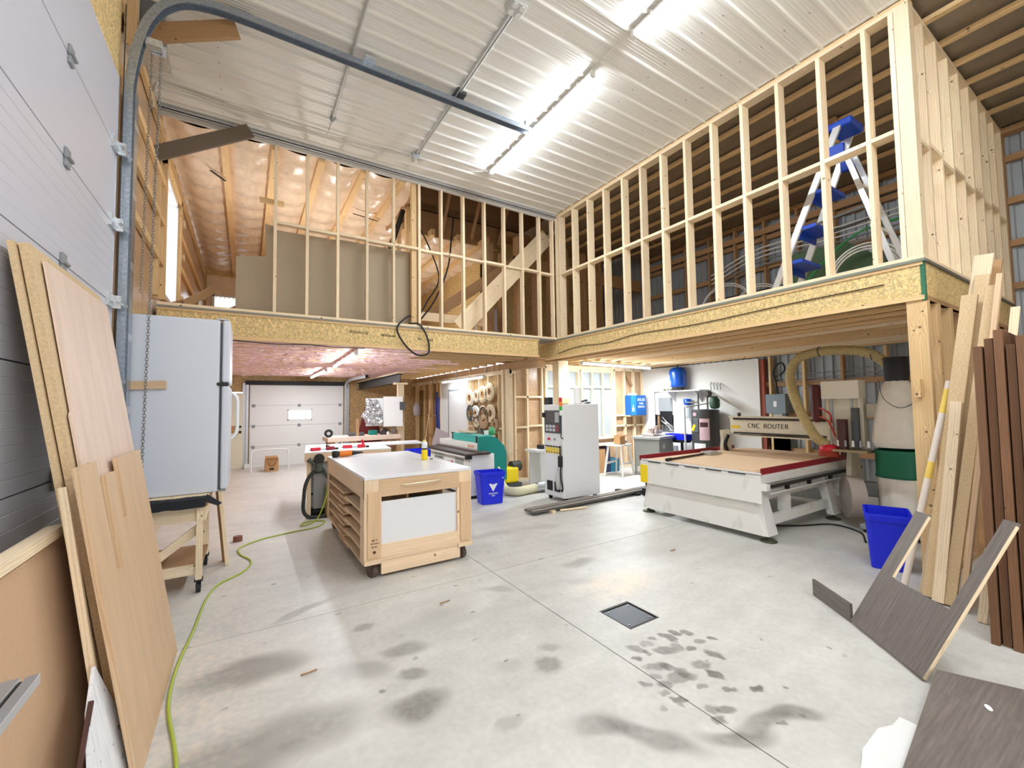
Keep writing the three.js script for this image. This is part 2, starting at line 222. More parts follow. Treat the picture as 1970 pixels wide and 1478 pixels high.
// ---- LED battens: glowing tube, fixture channel, and the light in front of it ----
const glow = (k) => new THREE.MeshStandardMaterial({ color: 0xffffff, emissive: TUBE, emissiveIntensity: k, roughness: .4 }), GLOWS = { hall: glow(100), entry: glow(100), bay: glow(60), shop: glow(60), rolls: glow(9) };
function batten(label, a, b, zone, group, w = .05) { const power = TUBE_POWER[zone];   // a, b: ends of the tube's axis, level
  const c = a.clone().add(b).multiplyScalar(.5), L = a.distanceTo(b), t = thing('led_tube_light', label, 'light', c.x, c.y, c.z, Math.atan2(-(b.z - a.z), b.x - a.x), group);
  P('fixture', RB(-L / 2, L / 2, .018, .045, -.028, .028, .006, 0), GLOSSWHITE, t);
  const tg = new THREE.CylinderGeometry(.02, .02, L - .04, 14); tg.rotateZ(Math.PI / 2); P('glowing_tube', tg.toNonIndexed(), GLOWS[zone], t).castShadow = false;
  for (const s of [-1, 1]) P('end_cap', RB(s * L / 2 - .02, s * L / 2 + .02, -.024, .05, -.03, .03, .005), WHITE, t);
  for (let i = -2; i <= 2; i++) P('clip', RB(i * L / 5 - .012, i * L / 5 + .012, .0, .056, -.036, .036, .004), WHITE, t);
  const l = new THREE.RectAreaLight(TUBE, power, L - .05, w); l.position.set(0, -.026, 0); l.rotation.x = -Math.PI / 2; t.add(l);
  return t;
}
const hl = 'hall ceiling LED tubes';
batten('long LED tube on the white ceiling, end near the loft framing', V(3.25, CEIL - .088, -3.38), V(3.25, CEIL - .088, -5.72), 'hall', hl);
batten('LED tube on the white ceiling linked by a wire to another tube', V(3.25, CEIL - .088, -.44), V(3.25, CEIL - .088, -2.78), 'hall', hl);
batten('added unseen LED tube on the hall ceiling over the hall entrance', V(3.25, CEIL - .088, 2.5), V(3.25, CEIL - .088, .16), 'entry', hl);  // extra tube out of view, added to brighten the foreground
batten('added unseen LED tube on the hall ceiling beside the overhead door', V(.6, CEIL - .088, 2.3), V(.6, CEIL - .088, -.04), 'entry', hl);  // another tube added out of view as foreground fill
batten('LED tube under the pink insulated loft floor, above the workshop', V(1.42, 2.42, -6.75), V(1.5, 2.42, -9.1), 'shop', 'workshop tubes');
batten('LED tube under the pink insulation near the workshop roll door', V(1.5, 2.42, -10.2), V(1.5, 2.42, -12.6), 'shop', 'workshop tubes');
batten('LED tube under the timber beam by the tape roll wall', V(4.42, 2.22, -8.2), V(4.42, 2.22, -10.5), 'rolls', 'bay tubes'); { const t = scene.children[scene.children.length - 1]; for (const s of [-.8, .8]) P('hanger', [B(s - .01, s + .01, .045, .25, .23, .25), B(s - .01, s + .01, .045, .055, -.01, .25)], GALV, t); }
batten('LED tube under the loft joists in front of the foil covered windows', V(5.75, 2.42, -6.5), V(8.1, 2.42, -6.75), 'bay', 'bay tubes');
one('tube_wire', 'thin white wire joining two LED tubes on the ceiling', 'wire', tube([V(3.25, CEIL - .04, -2.8), V(3.24, CEIL - .055, -2.95), V(3.22, CEIL - .03, -3.15), V(3.25, CEIL - .04, -3.36)], .005, 30, 6), WHITE);
one('tube_wire', 'thin white wire from ceiling junction box to LED tube end', 'wire', tube([V(2.08, CEIL - .05, -5.95), V(2.5, CEIL - .05, -5.97), V(2.9, CEIL - .07, -5.9), V(3.25, CEIL - .05, -5.73)], .005, 40, 6), WHITE);

// ---- conduits on the ceiling ----
{ const t = thing('conduit_pipe', 'grey conduit across the ceiling ribs ending in a small hook', 'conduit', .9, CEIL - .04, -3.0);
  P('pipe', rod(V(0, 0, 6.2), V(0, 0, -2.69), .018, 12), mat(0xbfc0be, .4, .4), t);
  P('end_fitting', [rod(V(0, 0, -2.66), V(0, 0, -2.75), .026, 10), rod(V(-.04, -.01, -2.68), V(.04, -.01, -2.68), .008)], GREY, t); P('drop_wire', rod(V(0, -.01, -2.74), V(-.01, -.005, -3.0), .004, 6), GREY, t);
  const u = thing('conduit_pipe', 'conduit with square four-socket box running to the ceiling junction box', 'conduit', 2.09, CEIL - .04, -4.5);
  P('pipe', rod(V(0, 0, 1.25), V(0, 0, -1.38), .014, 10), mat(0xbfc0be, .4, .4), u); P('pipe', rod(V(.03, 0, 1.25), V(.03, 0, -1.38), .012, 10), mat(0xbfc0be, .4, .4), u);
  P('splice', [rod(V(-.02, -.01, -.12), V(-.02, -.01, .12), .02), B(.02, .1, -.02, .02, -.18, .08)], DARKGREY, u);
  P('socket_box', RB(-.07, .09, -.045, .03, 1.25, 1.41, .012), mat(0xc9cac8, .4, .3), u); for (const x of [-.03, .05]) for (const z of [1.29, 1.37]) P('socket', T(cyl(.028, .028, -.008, .0, 16), x, -.045, z), mat(0xe8e8e6, .4), u);
  const v = thing('junction_box', 'metal junction box on the ceiling beside the loft edge', 'junction box', 2.09, CEIL - .07, -5.96); P('box', RB(-.05, .05, -.03, .05, -.06, .06, .008), GALV, v); for (const x of [-.06, .06]) P('knuckle', rod(V(x, .01, 0), V(x * 1.5, .01, 0), .014), GALV, v); P('outlet', rod(V(0, -.02, 0), V(0, -.09, .02), .022), WHITE, v);
  one('bent_conduit', 'thin grey conduit along the ceiling edge bent down the wall', 'conduit', tube([V(-.93, 4.98, -6.0), V(-.93, 5.15, -6.0), V(-.9, 5.3, -6.02), V(-.78, 5.33, -6.05), V(0, 5.34, -6.12), V(1, 5.34, -6.12), V(2.02, 5.33, -6.0)], .013, 80, 8), mat(0xc8c4bb, .4, .3)); }
// ---- outer shell ----
{ const w = struct('wall_left', 'insulated side wall under film with horizontal girts');
  // beyond the overhead door: studs, film and girts; window opening z -7.02..-8.3, y 3.1..4.8
  const film1 = (z0, z1, y0, y1) => { const g = new THREE.PlaneGeometry(z0 - z1, y1 - y0, 24, 24); g.rotateY(Math.PI / 2); const p = g.attributes.position; for (let i = 0; i < p.count; i++) p.setX(i, .02 * fbm(p.getZ(i) * 2.5, p.getY(i) * 2.5, 3, z0)); g.computeVertexNormals(); g.translate(XL - .01, (y0 + y1) / 2, (z0 + z1) / 2); P('film', uvm(g, 1), FILMBROWN, w); };
  film1(-4.55, -7.02, 0, CEIL); film1(-7.02, -8.3, 0, 3.1); film1(-7.02, -8.3, 4.82, CEIL); film1(-8.3, ZB, 0, CEIL);
  P('sheathing', [B(XL - .2, XL - .12, 0, CEIL + .45, -7.02, -4.4), B(XL - .2, XL - .12, 0, 3.1, -8.3, -7.02), B(XL - .2, XL - .12, 4.82, CEIL + .45, -8.3, -7.02), B(XL - .2, XL - .12, 0, CEIL + .45, ZB, -8.3), B(XL - .2, XL - .1, 4.3, CEIL + .45, ZF, -4.4)], OSB, w);
  for (const y of [.9, 1.5, 2.1, 3.45, 3.98, 4.5, 5.05]) { if (y > 3.1 && y < 4.8) { P('girt', B(XL - .005, XL + .035, y, y + .085, -6.98, -4.75, 2), pick(GOLD), w); P('girt', B(XL - .005, XL + .035, y - .1, y - .015, ZB + .05, -8.45, 2), pick(GOLD), w); } else P('girt', B(XL - .005, XL + .035, y, y + .085, ZB + .05, -4.75, 2), pick(GOLD), w); }
  P('jamb_stud', B(XL - .02, XL + .03, 0, 4.4, -4.80, -4.66), OLD[1], w); P('jamb_stud', B(XL - .02, XL + .03, 3.0, CEIL, -6.66, -6.60), GOLD[0], w);
  P('header', B(XL - .1, XL + .05, 4.33, 4.95, -4.5, ZF), OSB, w); P('header_plate', B(XL - .02, XL + .06, 4.95, CEIL, -4.6, ZF), GOLD[1], w);
  const s1 = P('tape_strip', [B(XL + .008, XL + .012, 3.02, 4.75, -8.52, -8.42), B(XL + .008, XL + .012, 4.75, 5.3, -8.3, -8.2)], (() => { const t = rep(tex(128, 256, (u, v) => { const k = fbm(u * 4, v * 20, 3, 3) > .02 ? 1 : 0; return k ? [226, 230, 236] : [36, 66, 150]; }), 6, .9); return mat(0xffffff, .4, 0, { map: t }); })(), w);
  for (const [z, y] of [[-8.6, 3.35], [-8.62, 4.05], [-8.6, 4.6]]) P('block', B(XL + .0, XL + .07, y, y + .08, z - .1, z + .06), SPF[1], w);
  const n = struct('window_1', 'loft window with pale frame in the film covered wall');
  P('frame', [B(XL - .15, XL + .02, 3.1, 3.16, -8.3, -7.02), B(XL - .15, XL + .02, 4.76, 4.82, -8.3, -7.02), B(XL - .15, XL + .02, 3.1, 4.82, -7.08, -7.02), B(XL - .15, XL + .02, 3.1, 4.82, -8.3, -8.24)], WHITE, n);
  P('mullion', B(XL - .12, XL - .05, 3.16, 4.76, -7.69, -7.63), WHITE, n);
  P('pane', B(XL - .092, XL - .088, 3.16, 4.76, -7.63, -7.08), phys({ color: 0xffffff, transmission: 1, roughness: 0, thickness: 0 }), n); P('pane', B(XL - .092, XL - .088, 3.16, 4.76, -8.24, -7.69), phys({ color: 0xffffff, transmission: 1, roughness: 0, thickness: 0 }), n);
  P('jamb_board', B(XL - .05, XL + .06, 3.02, 4.9, -8.40, -8.30), GOLD[0], n); P('jamb_board', B(XL - .05, XL + .05, 3.02, 4.9, -7.02, -6.95), GOLD[1], n); P('head_board', B(XL - .05, XL + .06, 4.82, 4.9, -8.4, -6.95), GOLD[2], n); }
{ const w = struct('wall_back', 'rear wall with boarding around the workshop roll door');
  // far wall at ZB, with door opening x .08..2.5, y 0..2.25 and a loft window
  P('boarding', [B(XL - .2, -.45, 0, 3.0, ZB - .14, ZB), B(.08 - .12, .08, 0, 2.25, ZB - .14, ZB), B(2.5, 4.8, 0, 3.0, ZB - .14, ZB), B(-.45, -.04, 2.06, 3.0, ZB - .14, ZB), B(-.04, 2.5, 2.25, 3.0, ZB - .14, ZB)], OSBOLD, w);
  P('upper_sheathing', [B(XL - .2, -.78, 3.0, CEIL + .45, ZB - .14, ZB), B(-.78, -.1, 3.0, 4.15, ZB - .14, ZB), B(-.78, -.1, 4.62, CEIL + .45, ZB - .14, ZB), B(-.1, 5.0, 3.0, CEIL + .45, ZB - .14, ZB)], OSB, w);
  P('loft_film', (() => { const g = new THREE.PlaneGeometry(5.8, 2.2, 60, 14); const p = g.attributes.position; for (let i = 0; i < p.count; i++) p.setZ(i, .02 * fbm(p.getX(i) * 2, p.getY(i) * 3, 3, 3)); g.computeVertexNormals(); g.translate(1.98, 4.05, ZB + .025); const idx = g.index.array, keep = []; for (let i = 0; i < idx.length; i += 3) { let cx = 0, cy = 0; for (let j = 0; j < 3; j++) { cx += g.attributes.position.getX(idx[i + j]) / 3; cy += g.attributes.position.getY(idx[i + j]) / 3; } if (!(cx > -.78 && cx < -.12 && cy > 4.14 && cy < 4.62)) keep.push(idx[i], idx[i + 1], idx[i + 2]); } g.setIndex(keep); return uvm(g, 1); })(), FILM, w);
  const n = struct('window_2', 'small window in the rear wall of the loft'); P('frame', [B(-.8, -.1, 4.12, 4.18, ZB - .02, ZB + .08), B(-.8, -.1, 4.58, 4.64, ZB - .02, ZB + .08), B(-.8, -.74, 4.12, 4.64, ZB - .02, ZB + .08), B(-.16, -.1, 4.12, 4.64, ZB - .02, ZB + .08)], WHITE, n); P('pane', B(-.74, -.16, 4.18, 4.58, ZB + .058, ZB + .062), phys({ color: 0xffffff, transmission: 1, roughness: 0, thickness: 0 }), n);
  // side entry door
  const d = struct('door_2', 'cream painted entry door beside the workshop roll door'); P('leaf', RB(-.44, -.06, 0, 2.02, ZB - .03, ZB + .05, .01), CREAM, d); P('deadbolt', T(cyl(.03, .03, 0, .05, 14), -.12, 1.12, ZB + .05, 0, Math.PI / 2), BLACK, d); P('knob', T(lathe([[0, 0], [.03, .0], [.03, .03], [.035, .05], [.02, .07], [0, .072]], 14), -.12, .98, ZB + .05, 0, Math.PI / 2), BLACK, d); P('notice', B(-.4, -.2, .95, 1.15, ZB + .05, ZB + .055), CARDBOARD, d);
  // far roll door
  const o = struct('door_3', 'white sectional garage door of the workshop with small window');
  const S = .5625; for (let k = 0; k < 4; k++) { const sec = B(.09, 2.49, k * S + .003, (k + 1) * S - .003, ZB - .03, ZB + .02); const gs = k === 2 ? [B(.09, 1.02, k * S + .003, (k + 1) * S - .003, ZB - .03, ZB + .02), B(1.62, 2.49, k * S + .003, (k + 1) * S - .003, ZB - .03, ZB + .02), B(1.02, 1.62, k * S + .003, k * S + .15, ZB - .03, ZB + .02), B(1.02, 1.62, k * S + .42, (k + 1) * S - .003, ZB - .03, ZB + .02)] : [sec];
    const s = P('door_section', gs, WHITE, o); if (k < 2) for (let r = 1; r < 6; r++) P('rib', B(.1, 2.48, k * S + r * S / 6 - .004, k * S + r * S / 6 + .004, ZB + .02, ZB + .026), WHITE, s);
    if (k) for (const x of [.18, 1.3, 2.4]) P('hinge', RB(x - .04, x + .04, k * S - .05, k * S + .03, ZB + .02, ZB + .035, .004), GREY, o); }
  P('window_frame', [B(1.0, 1.64, 2 * S + .13, 2 * S + .16, ZB - .01, ZB + .035), B(1.0, 1.64, 2 * S + .41, 2 * S + .44, ZB - .01, ZB + .035), B(1.0, 1.03, 2 * S + .13, 2 * S + .44, ZB - .01, ZB + .035), B(1.61, 1.64, 2 * S + .13, 2 * S + .44, ZB - .01, ZB + .035)], WHITE, o);
  P('window_pane', B(1.03, 1.61, 2 * S + .16, 2 * S + .41, ZB - .006, ZB - .002), phys({ color: 0xf2fff6, transmission: 1, roughness: 0, thickness: 0 }), o);
  P('strut', B(1.46, 1.475, 2 * S + .16, 2 * S + .41, ZB, ZB + .01), DARKGREY, o);
  P('backing', [B(.06, 1.0, 0, 2.26, ZB - .06, ZB - .04), B(1.64, 2.52, 0, 2.26, ZB - .06, ZB - .04), B(1.0, 1.64, 0, 1.24, ZB - .06, ZB - .04), B(1.0, 1.64, 1.58, 2.26, ZB - .06, ZB - .04)], GREY, o); P('bottom_seal', B(.09, 2.49, 0, .02, ZB - .02, ZB + .01), RUBBER, o); P('header_shade', B(-.02, 2.6, 2.25, 2.37, ZB + .0, ZB + .06), BLACK, o);  // black strip over the door paints in the shade there
  for (const s of [0, 1]) { const x = s ? 2.52 : .06, q = s ? 1 : -1; P('track', [B(x, x + q * .05, 0, 2.25, ZB + .02, ZB + .025), B(x + q * .05, x + q * .055, 0, 2.25, ZB + .02, ZB + .09), B(x, x + q * .05, 0, 2.25, ZB + .085, ZB + .09)], GALV, o); P('jamb', B(x + q * .06, x + q * .14, 0, 2.3, ZB, ZB + .04), GALV, o); }
  P('curved_track', tube([V(2.56, 2.2, ZB + .06), V(2.56, 2.32, ZB + .12), V(2.57, 2.38, ZB + .3), V(2.58, 2.38, ZB + 2.6)], .045, 40, 8), GALV, o);
  one('floor_bracket', 'white plastic foot of the door track by the entry door', 'bracket', RB(-.02, .12, 0, .12, ZB + .1, ZB + .2, .01), WHITE); }
{ const w = struct('wall_front', 'entrance wall with daylight openings behind the viewer');
  P('sheathing', [B(XL - .2, .2, 0, CEIL + .45, ZF, ZF + .12), B(.2, 3.8, 3.0, CEIL + .45, ZF, ZF + .12), B(3.8, XR + .2, 0, CEIL + .45, ZF, ZF + .12)], OSB, w); }
// ---- side wall of the bay ----
{ const w = struct('wall_right', 'bay side wall of studs on corrugated siding with a drywalled part');
  for (let z = ZF; z > -9.3; z -= .9) { const q = []; for (let i = 0; i < 6; i++) { const o = i * .15; q.push([o, 0], [o + .06, 0], [o + .075, .034], [o + .11, .034], [o + .125, 0]); } q.push([.9, 0]); const pts = [...q, [.9, -.005], [0, -.005]]; const e = ext(pts, CEIL + .45); e.rotateX(-Math.PI / 2); e.rotateY(Math.PI / 2); e.computeBoundingBox(); const c = e.boundingBox; e.translate(XR + .15 - c.min.x, -c.min.y, z - c.max.z); P('siding_sheet', e, SIDING, w); }
  for (let z = -1.4, k = 0; z > -7.6; z -= .61, k++) { if (z > -4.65) P('stud', B(XR - .0, XR + .14, 0, 2.5, z - .02, z + .02, 1), pick(k % 3 ? GOLD : OLD), w); P('stud', B(XR, XR + .14, DECK, CEIL, z - .02, z + .02, 1), pick(OLD), w); }
  for (let z = .6; z > -1.3; z -= .61) P('stud', B(XR, XR + .14, 0, CEIL, z - .02, z + .02, 1), pick(OLD), w);
  for (const y of [.6, 1.28, 1.9]) P('girt', B(XR + .07, XR + .145, y, y + .09, -4.62, ZF, 2), pick(OLD), w); for (const y of [3.1, 3.7, 4.3, 4.9]) P('girt', B(XR + .07, XR + .145, y, y + .09, -7.6, ZF, 2), pick(OLD), w);
  P('top_plate', B(XR - .01, XR + .14, CEIL - .1, CEIL - .02, -7.6, ZF, 2), OLD[1], w); P('ledger', B(XR - .04, XR, 5.0, 5.12, -7.6, -1.3, 2), OLD[2], w);
  // drywall with an opening
  P('drywall', [B(XR - .03, XR - .016, 0, 2.48, -6.72, -4.66), B(XR - .03, XR - .016, 0, 2.48, -7.62, -7.28), B(XR - .03, XR - .016, 0, .87, -7.28, -6.72), B(XR - .03, XR - .016, 1.88, 2.48, -7.28, -6.72)], DRYWALL, w);
  P('corner_bead', B(XR - .034, XR + .0, 0, 2.48, -4.66, -4.645), WHITE, w); P('insulation', B(XR + .0, XR + .1, 0, 2.46, -4.645, -4.56), mat(0xa05a4c, 1), w); P('insulation', B(XR + .02, XR + .1, 1.3, 2.46, -7.5, -6.6), PAINTWHITE, w);
  P('lower_board', B(XR + .02, XR + .06, .5, 1.7, -4.5, -4.15), WHITE, w); P('lower_board', B(XR + .02, XR + .06, .0, 1.0, -4.5, -4.15), WHITE, w); }
// ---- rear wall of the bay with the covered windows ----
{ const z = -7.65, w = struct('wall_bay_rear', 'stud wall of the bay with film and window openings');
  P('sheathing', [B(4.7, 5.62, 0, DECK, z - .16, z - .1), B(7.84, XR + .15, 0, DECK, z - .16, z - .1), B(5.62, 7.84, 0, .74, z - .16, z - .1), B(5.62, 7.84, 2.42, DECK, z - .16, z - .1)], OSBOLD, w);
  const fp = (x0, x1, y0, y1) => { const g = new THREE.PlaneGeometry(x1 - x0, y1 - y0, 14, 18); const p = g.attributes.position; for (let i = 0; i < p.count; i++) p.setZ(i, .025 * fbm(p.getX(i) * 3, p.getY(i) * 2.5, 3, x0)); g.computeVertexNormals(); g.translate((x0 + x1) / 2, (y0 + y1) / 2, z - .06); P('film', uvm(g, 1), FILMBROWN, w); };
  fp(4.75, 5.62, 0, 2.5); fp(7.84, XR, 0, 2.5); fp(5.62, 7.84, 0, .74);
  for (const x of [4.72, 4.84, 5.16, 5.56, 5.66, 7.80, 8.16, 8.5, 8.84]) P('stud', B(x, x + .04, .04, 2.46, z - .05, z + .03, 1), pick(SPF), w);
  P('bottom_plate', B(4.72, XR, 0, .04, z - .05, z + .03, 0), SPF[0], w); P('top_plate', B(4.72, XR, 2.42, 2.5, z - .05, z + .03, 0), SPF[1], w);
  for (const [a, b, y] of [[4.88, 5.16, 1.10], [5.2, 5.56, 1.12], [4.88, 5.56, 1.75], [7.84, 8.16, 1.28], [8.2, 8.5, 1.28], [8.54, 8.84, 1.28], [7.84, 8.84, 1.02]]) P('blocking', B(a, b, y, y + .04, z - .04, z + .03, 0), pick(SPF), w);
  P('brace', bar(V(8.2, 2.4, z + .0), V(8.45, 2.05, z), .04, .06), OLD[0], w);
  for (const s of [0, 1]) { const x0 = s ? 6.75 : 5.7, x1 = s ? 7.8 : 6.7, n = struct('window_' + (3 + s), s ? 'foil bubble wrapped window by the blue tyre service box' : 'foil bubble wrapped window behind the control cabinet');
    P('frame', [B(x0, x1, .74, .8, z - .12, z), B(x0, x1, 2.36, 2.42, z - .12, z), B(x0, x0 + .05, .8, 2.36, z - .12, z), B(x1 - .05, x1, .8, 2.36, z - .12, z)], SPF[2], n);
    for (const q of [.33, .66]) P('slat', B(x0 + (x1 - x0) * q - .022, x0 + (x1 - x0) * q + .022, .8, 2.36, z - .03, z + .01, 1), SPF[0], n); P('rail', B(x0 + .05, x1 - .05, 1.98, 2.03, z - .03, z + .012, 0), SPF[1], n);
    P('bubble_wrap', uvm(new THREE.PlaneGeometry(x1 - x0 - .1, 1.56).translate((x0 + x1) / 2, 1.58, z - .07), 0), BUBBLE, n); P('pane', B(x0 + .05, x1 - .05, .8, 2.36, z - .112, z - .108), phys({ color: 0xffffff, transmission: 1, roughness: 0, thickness: 0 }), n); } }
// ---- partition under the beam with the white door and tape rolls ----
{ const x = 4.7, w = struct('wall_partition', 'open stud partition with boards between workshop and bay');
  P('sheathing', B(x + .06, x + .08, 0, 2.35, -9.5, -7.7), OSBOLD, w); P('sheathing', [B(x + .06, x + .08, 0, 2.35, -12.55, -11.15), B(x + .06, x + .08, 0, 2.35, ZB, -13.25), B(x + .06, x + .08, 2.1, 2.35, -13.25, -12.55)], OSBOLD, w); P('added_closet', [B(x + .7, x + .72, 0, 2.4, -13.4, -12.4), B(x + .08, x + .7, 0, 2.4, -13.4, -13.38), B(x + .08, x + .7, 0, 2.4, -12.42, -12.4), B(x + .08, x + .72, 2.38, 2.4, -13.4, -12.4)], OSB, w);  // closet is made up: a closed box that keeps the doorway dark
  for (let z = -7.58; z > -9.5; z -= .45) P('stud', B(x - .03, x + .06, 0, 2.35, z - .02, z + .02, 1), pick(SPF), w);
  P('corner_post', B(x - .09, x + .0, 0, 2.35, -7.62, -7.50, 1), SPF[0], w); P('corner_post', B(x - .09, x + .0, 0, 2.35, -7.78, -7.70, 1), SPF[2], w);
  for (let z = -11.2, k = 0; z > ZB; z -= .3, k++) if (z > -12.5 || z < -13.27) P('stud', B(x - .05, x + .06, 0, 2.35, z - .025, z + .025, 1), pick(k % 2 ? GOLD : OLD), w);
  for (const z of [-12.53, -13.27]) P('stud', B(x - .05, x + .06, 0, 2.35, z - .02, z + .02, 1), GOLD[1], w); for (const y of [.7, 1.3]) P('blocking', B(x - .05, x, y, y + .05, -12.5, -11.2, 2), OLD[1], w);
  P('shelf', B(x - .08, x - .0, 1.08, 1.12, -9.4, -7.8, 2), SPF[1], w); P('plate', B(x - .05, x + .08, 2.26, 2.35, ZB, -7.5, 2), SPF[0], w);
  const d = struct('door_4', 'plain white panel door beside the tape roll wall'); P('leaf', B(x - .07, x - .03, .02, 2.24, -11.12, -9.46), WHITE, d); P('trim_strip', [B(x - .082, x - .07, .3, 2.02, -10.62, -10.58), B(x - .082, x - .07, 2.0, 2.03, -10.62, -10.0)], GREY, d); P('jamb', B(x - .08, x + .02, 0, 2.3, -9.46, -9.38, 1), SPF[1], d); P('jamb', B(x - .08, x + .02, 0, 2.3, -11.2, -11.12, 1), SPF[3], d);
  one('timber_beam', 'built-up brown timber beam carrying the loft joists over the partition', 'beam', [B(4.68, 4.84, 2.33, 2.455, ZB, -6.5, 2), B(4.66, 4.86, 2.455, 2.485, ZB, -6.48, 2)], OLD[1]); 
  for (const z of [-8.0, -8.25, -9.4]) one('beam_wire', 'pale cable strapped over the brown timber beam', 'wire', tube([V(4.84, 2.49, z), V(4.67, 2.485, z), V(4.655, 2.4, z), V(4.67, 2.25, z - .02)], .007, 20, 6), SPF[1], 'cables on the beam'); }
{ const t = thing('support_post', 'square timber post behind the control cabinet under the loft', 'post', 5.56, 0, -6.95); P('post', RB(-.13, .13, 0, 2.5, -.1, .1, .006, 1), SPF[3], t); P('cleat', B(-.14, .14, 1.62, 1.72, .1, .14), GOLD[1], t); P('cleat', B(-.14, .14, 1.42, 1.58, .1, .13), GOLD[0], t); }
{ const t = thing('steel_beam', 'short dark steel I-beam over the workshop bench post', 'beam', 2.95, 2.14, -11.5); P('web', B(-.008, .008, .01, .2, -2.05, 2.05), DARKSTEEL, t); P('flange', B(-.08, .08, .0, .014, -2.05, 2.05), DARKSTEEL, t); P('flange', B(-.08, .08, .19, .204, -2.05, 2.05), DARKSTEEL, t); P('nailer', B(-.08, .08, .206, .24, -2.1, 2.1, 2), SPF[1], t);
  const p = thing('support_post', 'pale timber post under the steel I-beam end', 'post', 2.97, 0, -9.5); P('post', RB(-.07, .07, 0, 2.1, -.05, .05, .005, 1), SPF[0], p); P('cap', B(-.14, .14, 2.1, 2.14, -.1, .1), SPF[2], p); }
// ---- big overhead door ----
{ const x = -.895, Z1 = -4.40, Z0 = 1.6, S = .61, d = struct('door_1', 'tall white sectional overhead door along the side wall');
  const DOORW = mat(0xcacad4, .38);
  for (let k = 0; k < 7; k++) {
    const pr = [[0, .004]]; for (let q = 1; q < 8; q++) { const y = q * S / 8; if (k < 5) pr.push([0, y - .004], [-.0022, y], [0, y + .004]); } pr.push([0, S - .004], [-.045, S - .004], [-.045, .004]);
    const g = ext(pr, Z0 - Z1); g.translate(x, k * S, Z1); P('door_section', g, DOORW, d);
    if (k) for (const z of [-3.35, -1.6]) { const h = P('hinge', [RB(x, x + .014, k * S - .055, k * S + .055, z - .035, z + .035, .004), T(rod(V(0, 0, -.045), V(0, 0, .045), .012), x + .016, k * S, z)], GREY, d); }
    if (k) { P('roller_bracket', [B(x, x + .06, k * S - .05, k * S + .05, Z1 + .005, Z1 + .03), B(x + .0, x + .02, k * S - .05, k * S + .05, Z1 + .02, Z1 + .16), rod(V(x + .05, k * S, Z1 + .1), V(x + .05, k * S, Z1 - .12), .012), T(cyl(.026, .026, -.012, .012, 14), x + .05, k * S, Z1 - .1, 0, Math.PI / 2)], GALV, d); }
  }
  P('backing', B(x - .06, x - .05, 0, 4.27, Z1, Z0), mat(0x8a8a90, .7), d); P('wall_infill', B(x - .06, x - .0, 0, 4.3, ZF, Z0), OSB, d);
  P('bottom_seal', B(x - .04, x, -.0, .012, Z1, Z0), RUBBER, d); P('end_stile', B(x - .045, x + .004, 0, 4.27, Z1 - .012, Z1), GALV, d);
  P('bottom_rail', B(x - .01, x + .012, .012, .09, Z1, Z0), mat(0x5c3a2a, .6), d); }
{ const t = thing('door_track', 'galvanised steel overhead door track curving up under the ceiling', 'track', -.85, 0, -4.52);
  // path in the x-y plane (local)
  const path = [[0, 0], [0, 1.5], [0, 3], [0, 4.25], [.02, 4.45], [.06, 4.7], [.11, 4.88], [.2, 5.05], [.33, 5.17], [.5, 5.225], [.7, 5.245], [1.3, 5.25], [2.4, 5.252], [4.02, 5.26]].map(([a, b]) => V(a, b, 0)); { const c = new THREE.CatmullRomCurve3(path.splice(3), false, 'centripetal'); path.push(...c.getPoints(70)); }
  const prof = [[-.03, -.045], [.03, -.045], [.03, -.038], [-.024, -.038], [-.024, .038], [.03, .038], [.03, .045], [-.03, .045]];   // (normal, z)
  const pos = [], nrm = [];
  const frames = path.map((p, i) => { const a = path[Math.max(0, i - 1)], b = path[Math.min(path.length - 1, i + 1)], tg = b.clone().sub(a).normalize(); return { p, n: V(tg.y, -tg.x, 0) }; });
  const at = (f, [n, z]) => f.p.clone().addScaledVector(f.n, n).add(V(0, 0, z));
  for (let i = 0; i < frames.length - 1; i++) for (let k = 0; k < prof.length; k++) { const a = at(frames[i], prof[k]), b = at(frames[i], prof[(k + 1) % prof.length]), c = at(frames[i + 1], prof[(k + 1) % prof.length]), e = at(frames[i + 1], prof[k]); for (const q of [a, b, c, a, c, e]) pos.push(q.x, q.y, q.z); }
  const g = new THREE.BufferGeometry(); g.setAttribute('position', new THREE.Float32BufferAttribute(pos, 3)); g.computeVertexNormals(); P('rail', uvm(g, 1), TRACKSTEEL, t);
  P('angle_iron', [B(-.06, .02, 0, 4.3, -.20, -.195), B(.02, .025, 0, 4.3, -.20, -.06)], TRACKSTEEL, t);
  P('stop_bracket', [B(.09, .2, 4.68, 4.74, -.06, .02), B(.12, .22, 4.66, 4.76, -.07, -.065)], GALV, t);
  for (const y of [.4, 1.0, 1.6, 2.2, 2.8, 3.4, 4.0]) P('jamb_bracket', [B(-.05, .03, y - .03, y + .03, -.19, -.045), T(cyl(.012, .012, 0, .012, 8), .0, y, -.2, 0, -Math.PI / 2)], GALV, t);
  P('hanger', [B(1.9, 1.93, 5.28, CEIL - .0, -.02, .02), B(1.86, 1.97, 5.28, 5.30, -.05, .12)], GALV, t); P('hanger', B(3.95, 3.98, 5.28, CEIL, -.02, .02), GALV, t);
  P('cable', rod(V(-.02, .3, .09), V(-.02, 4.9, .09), .004, 6), DARKSTEEL, t); }
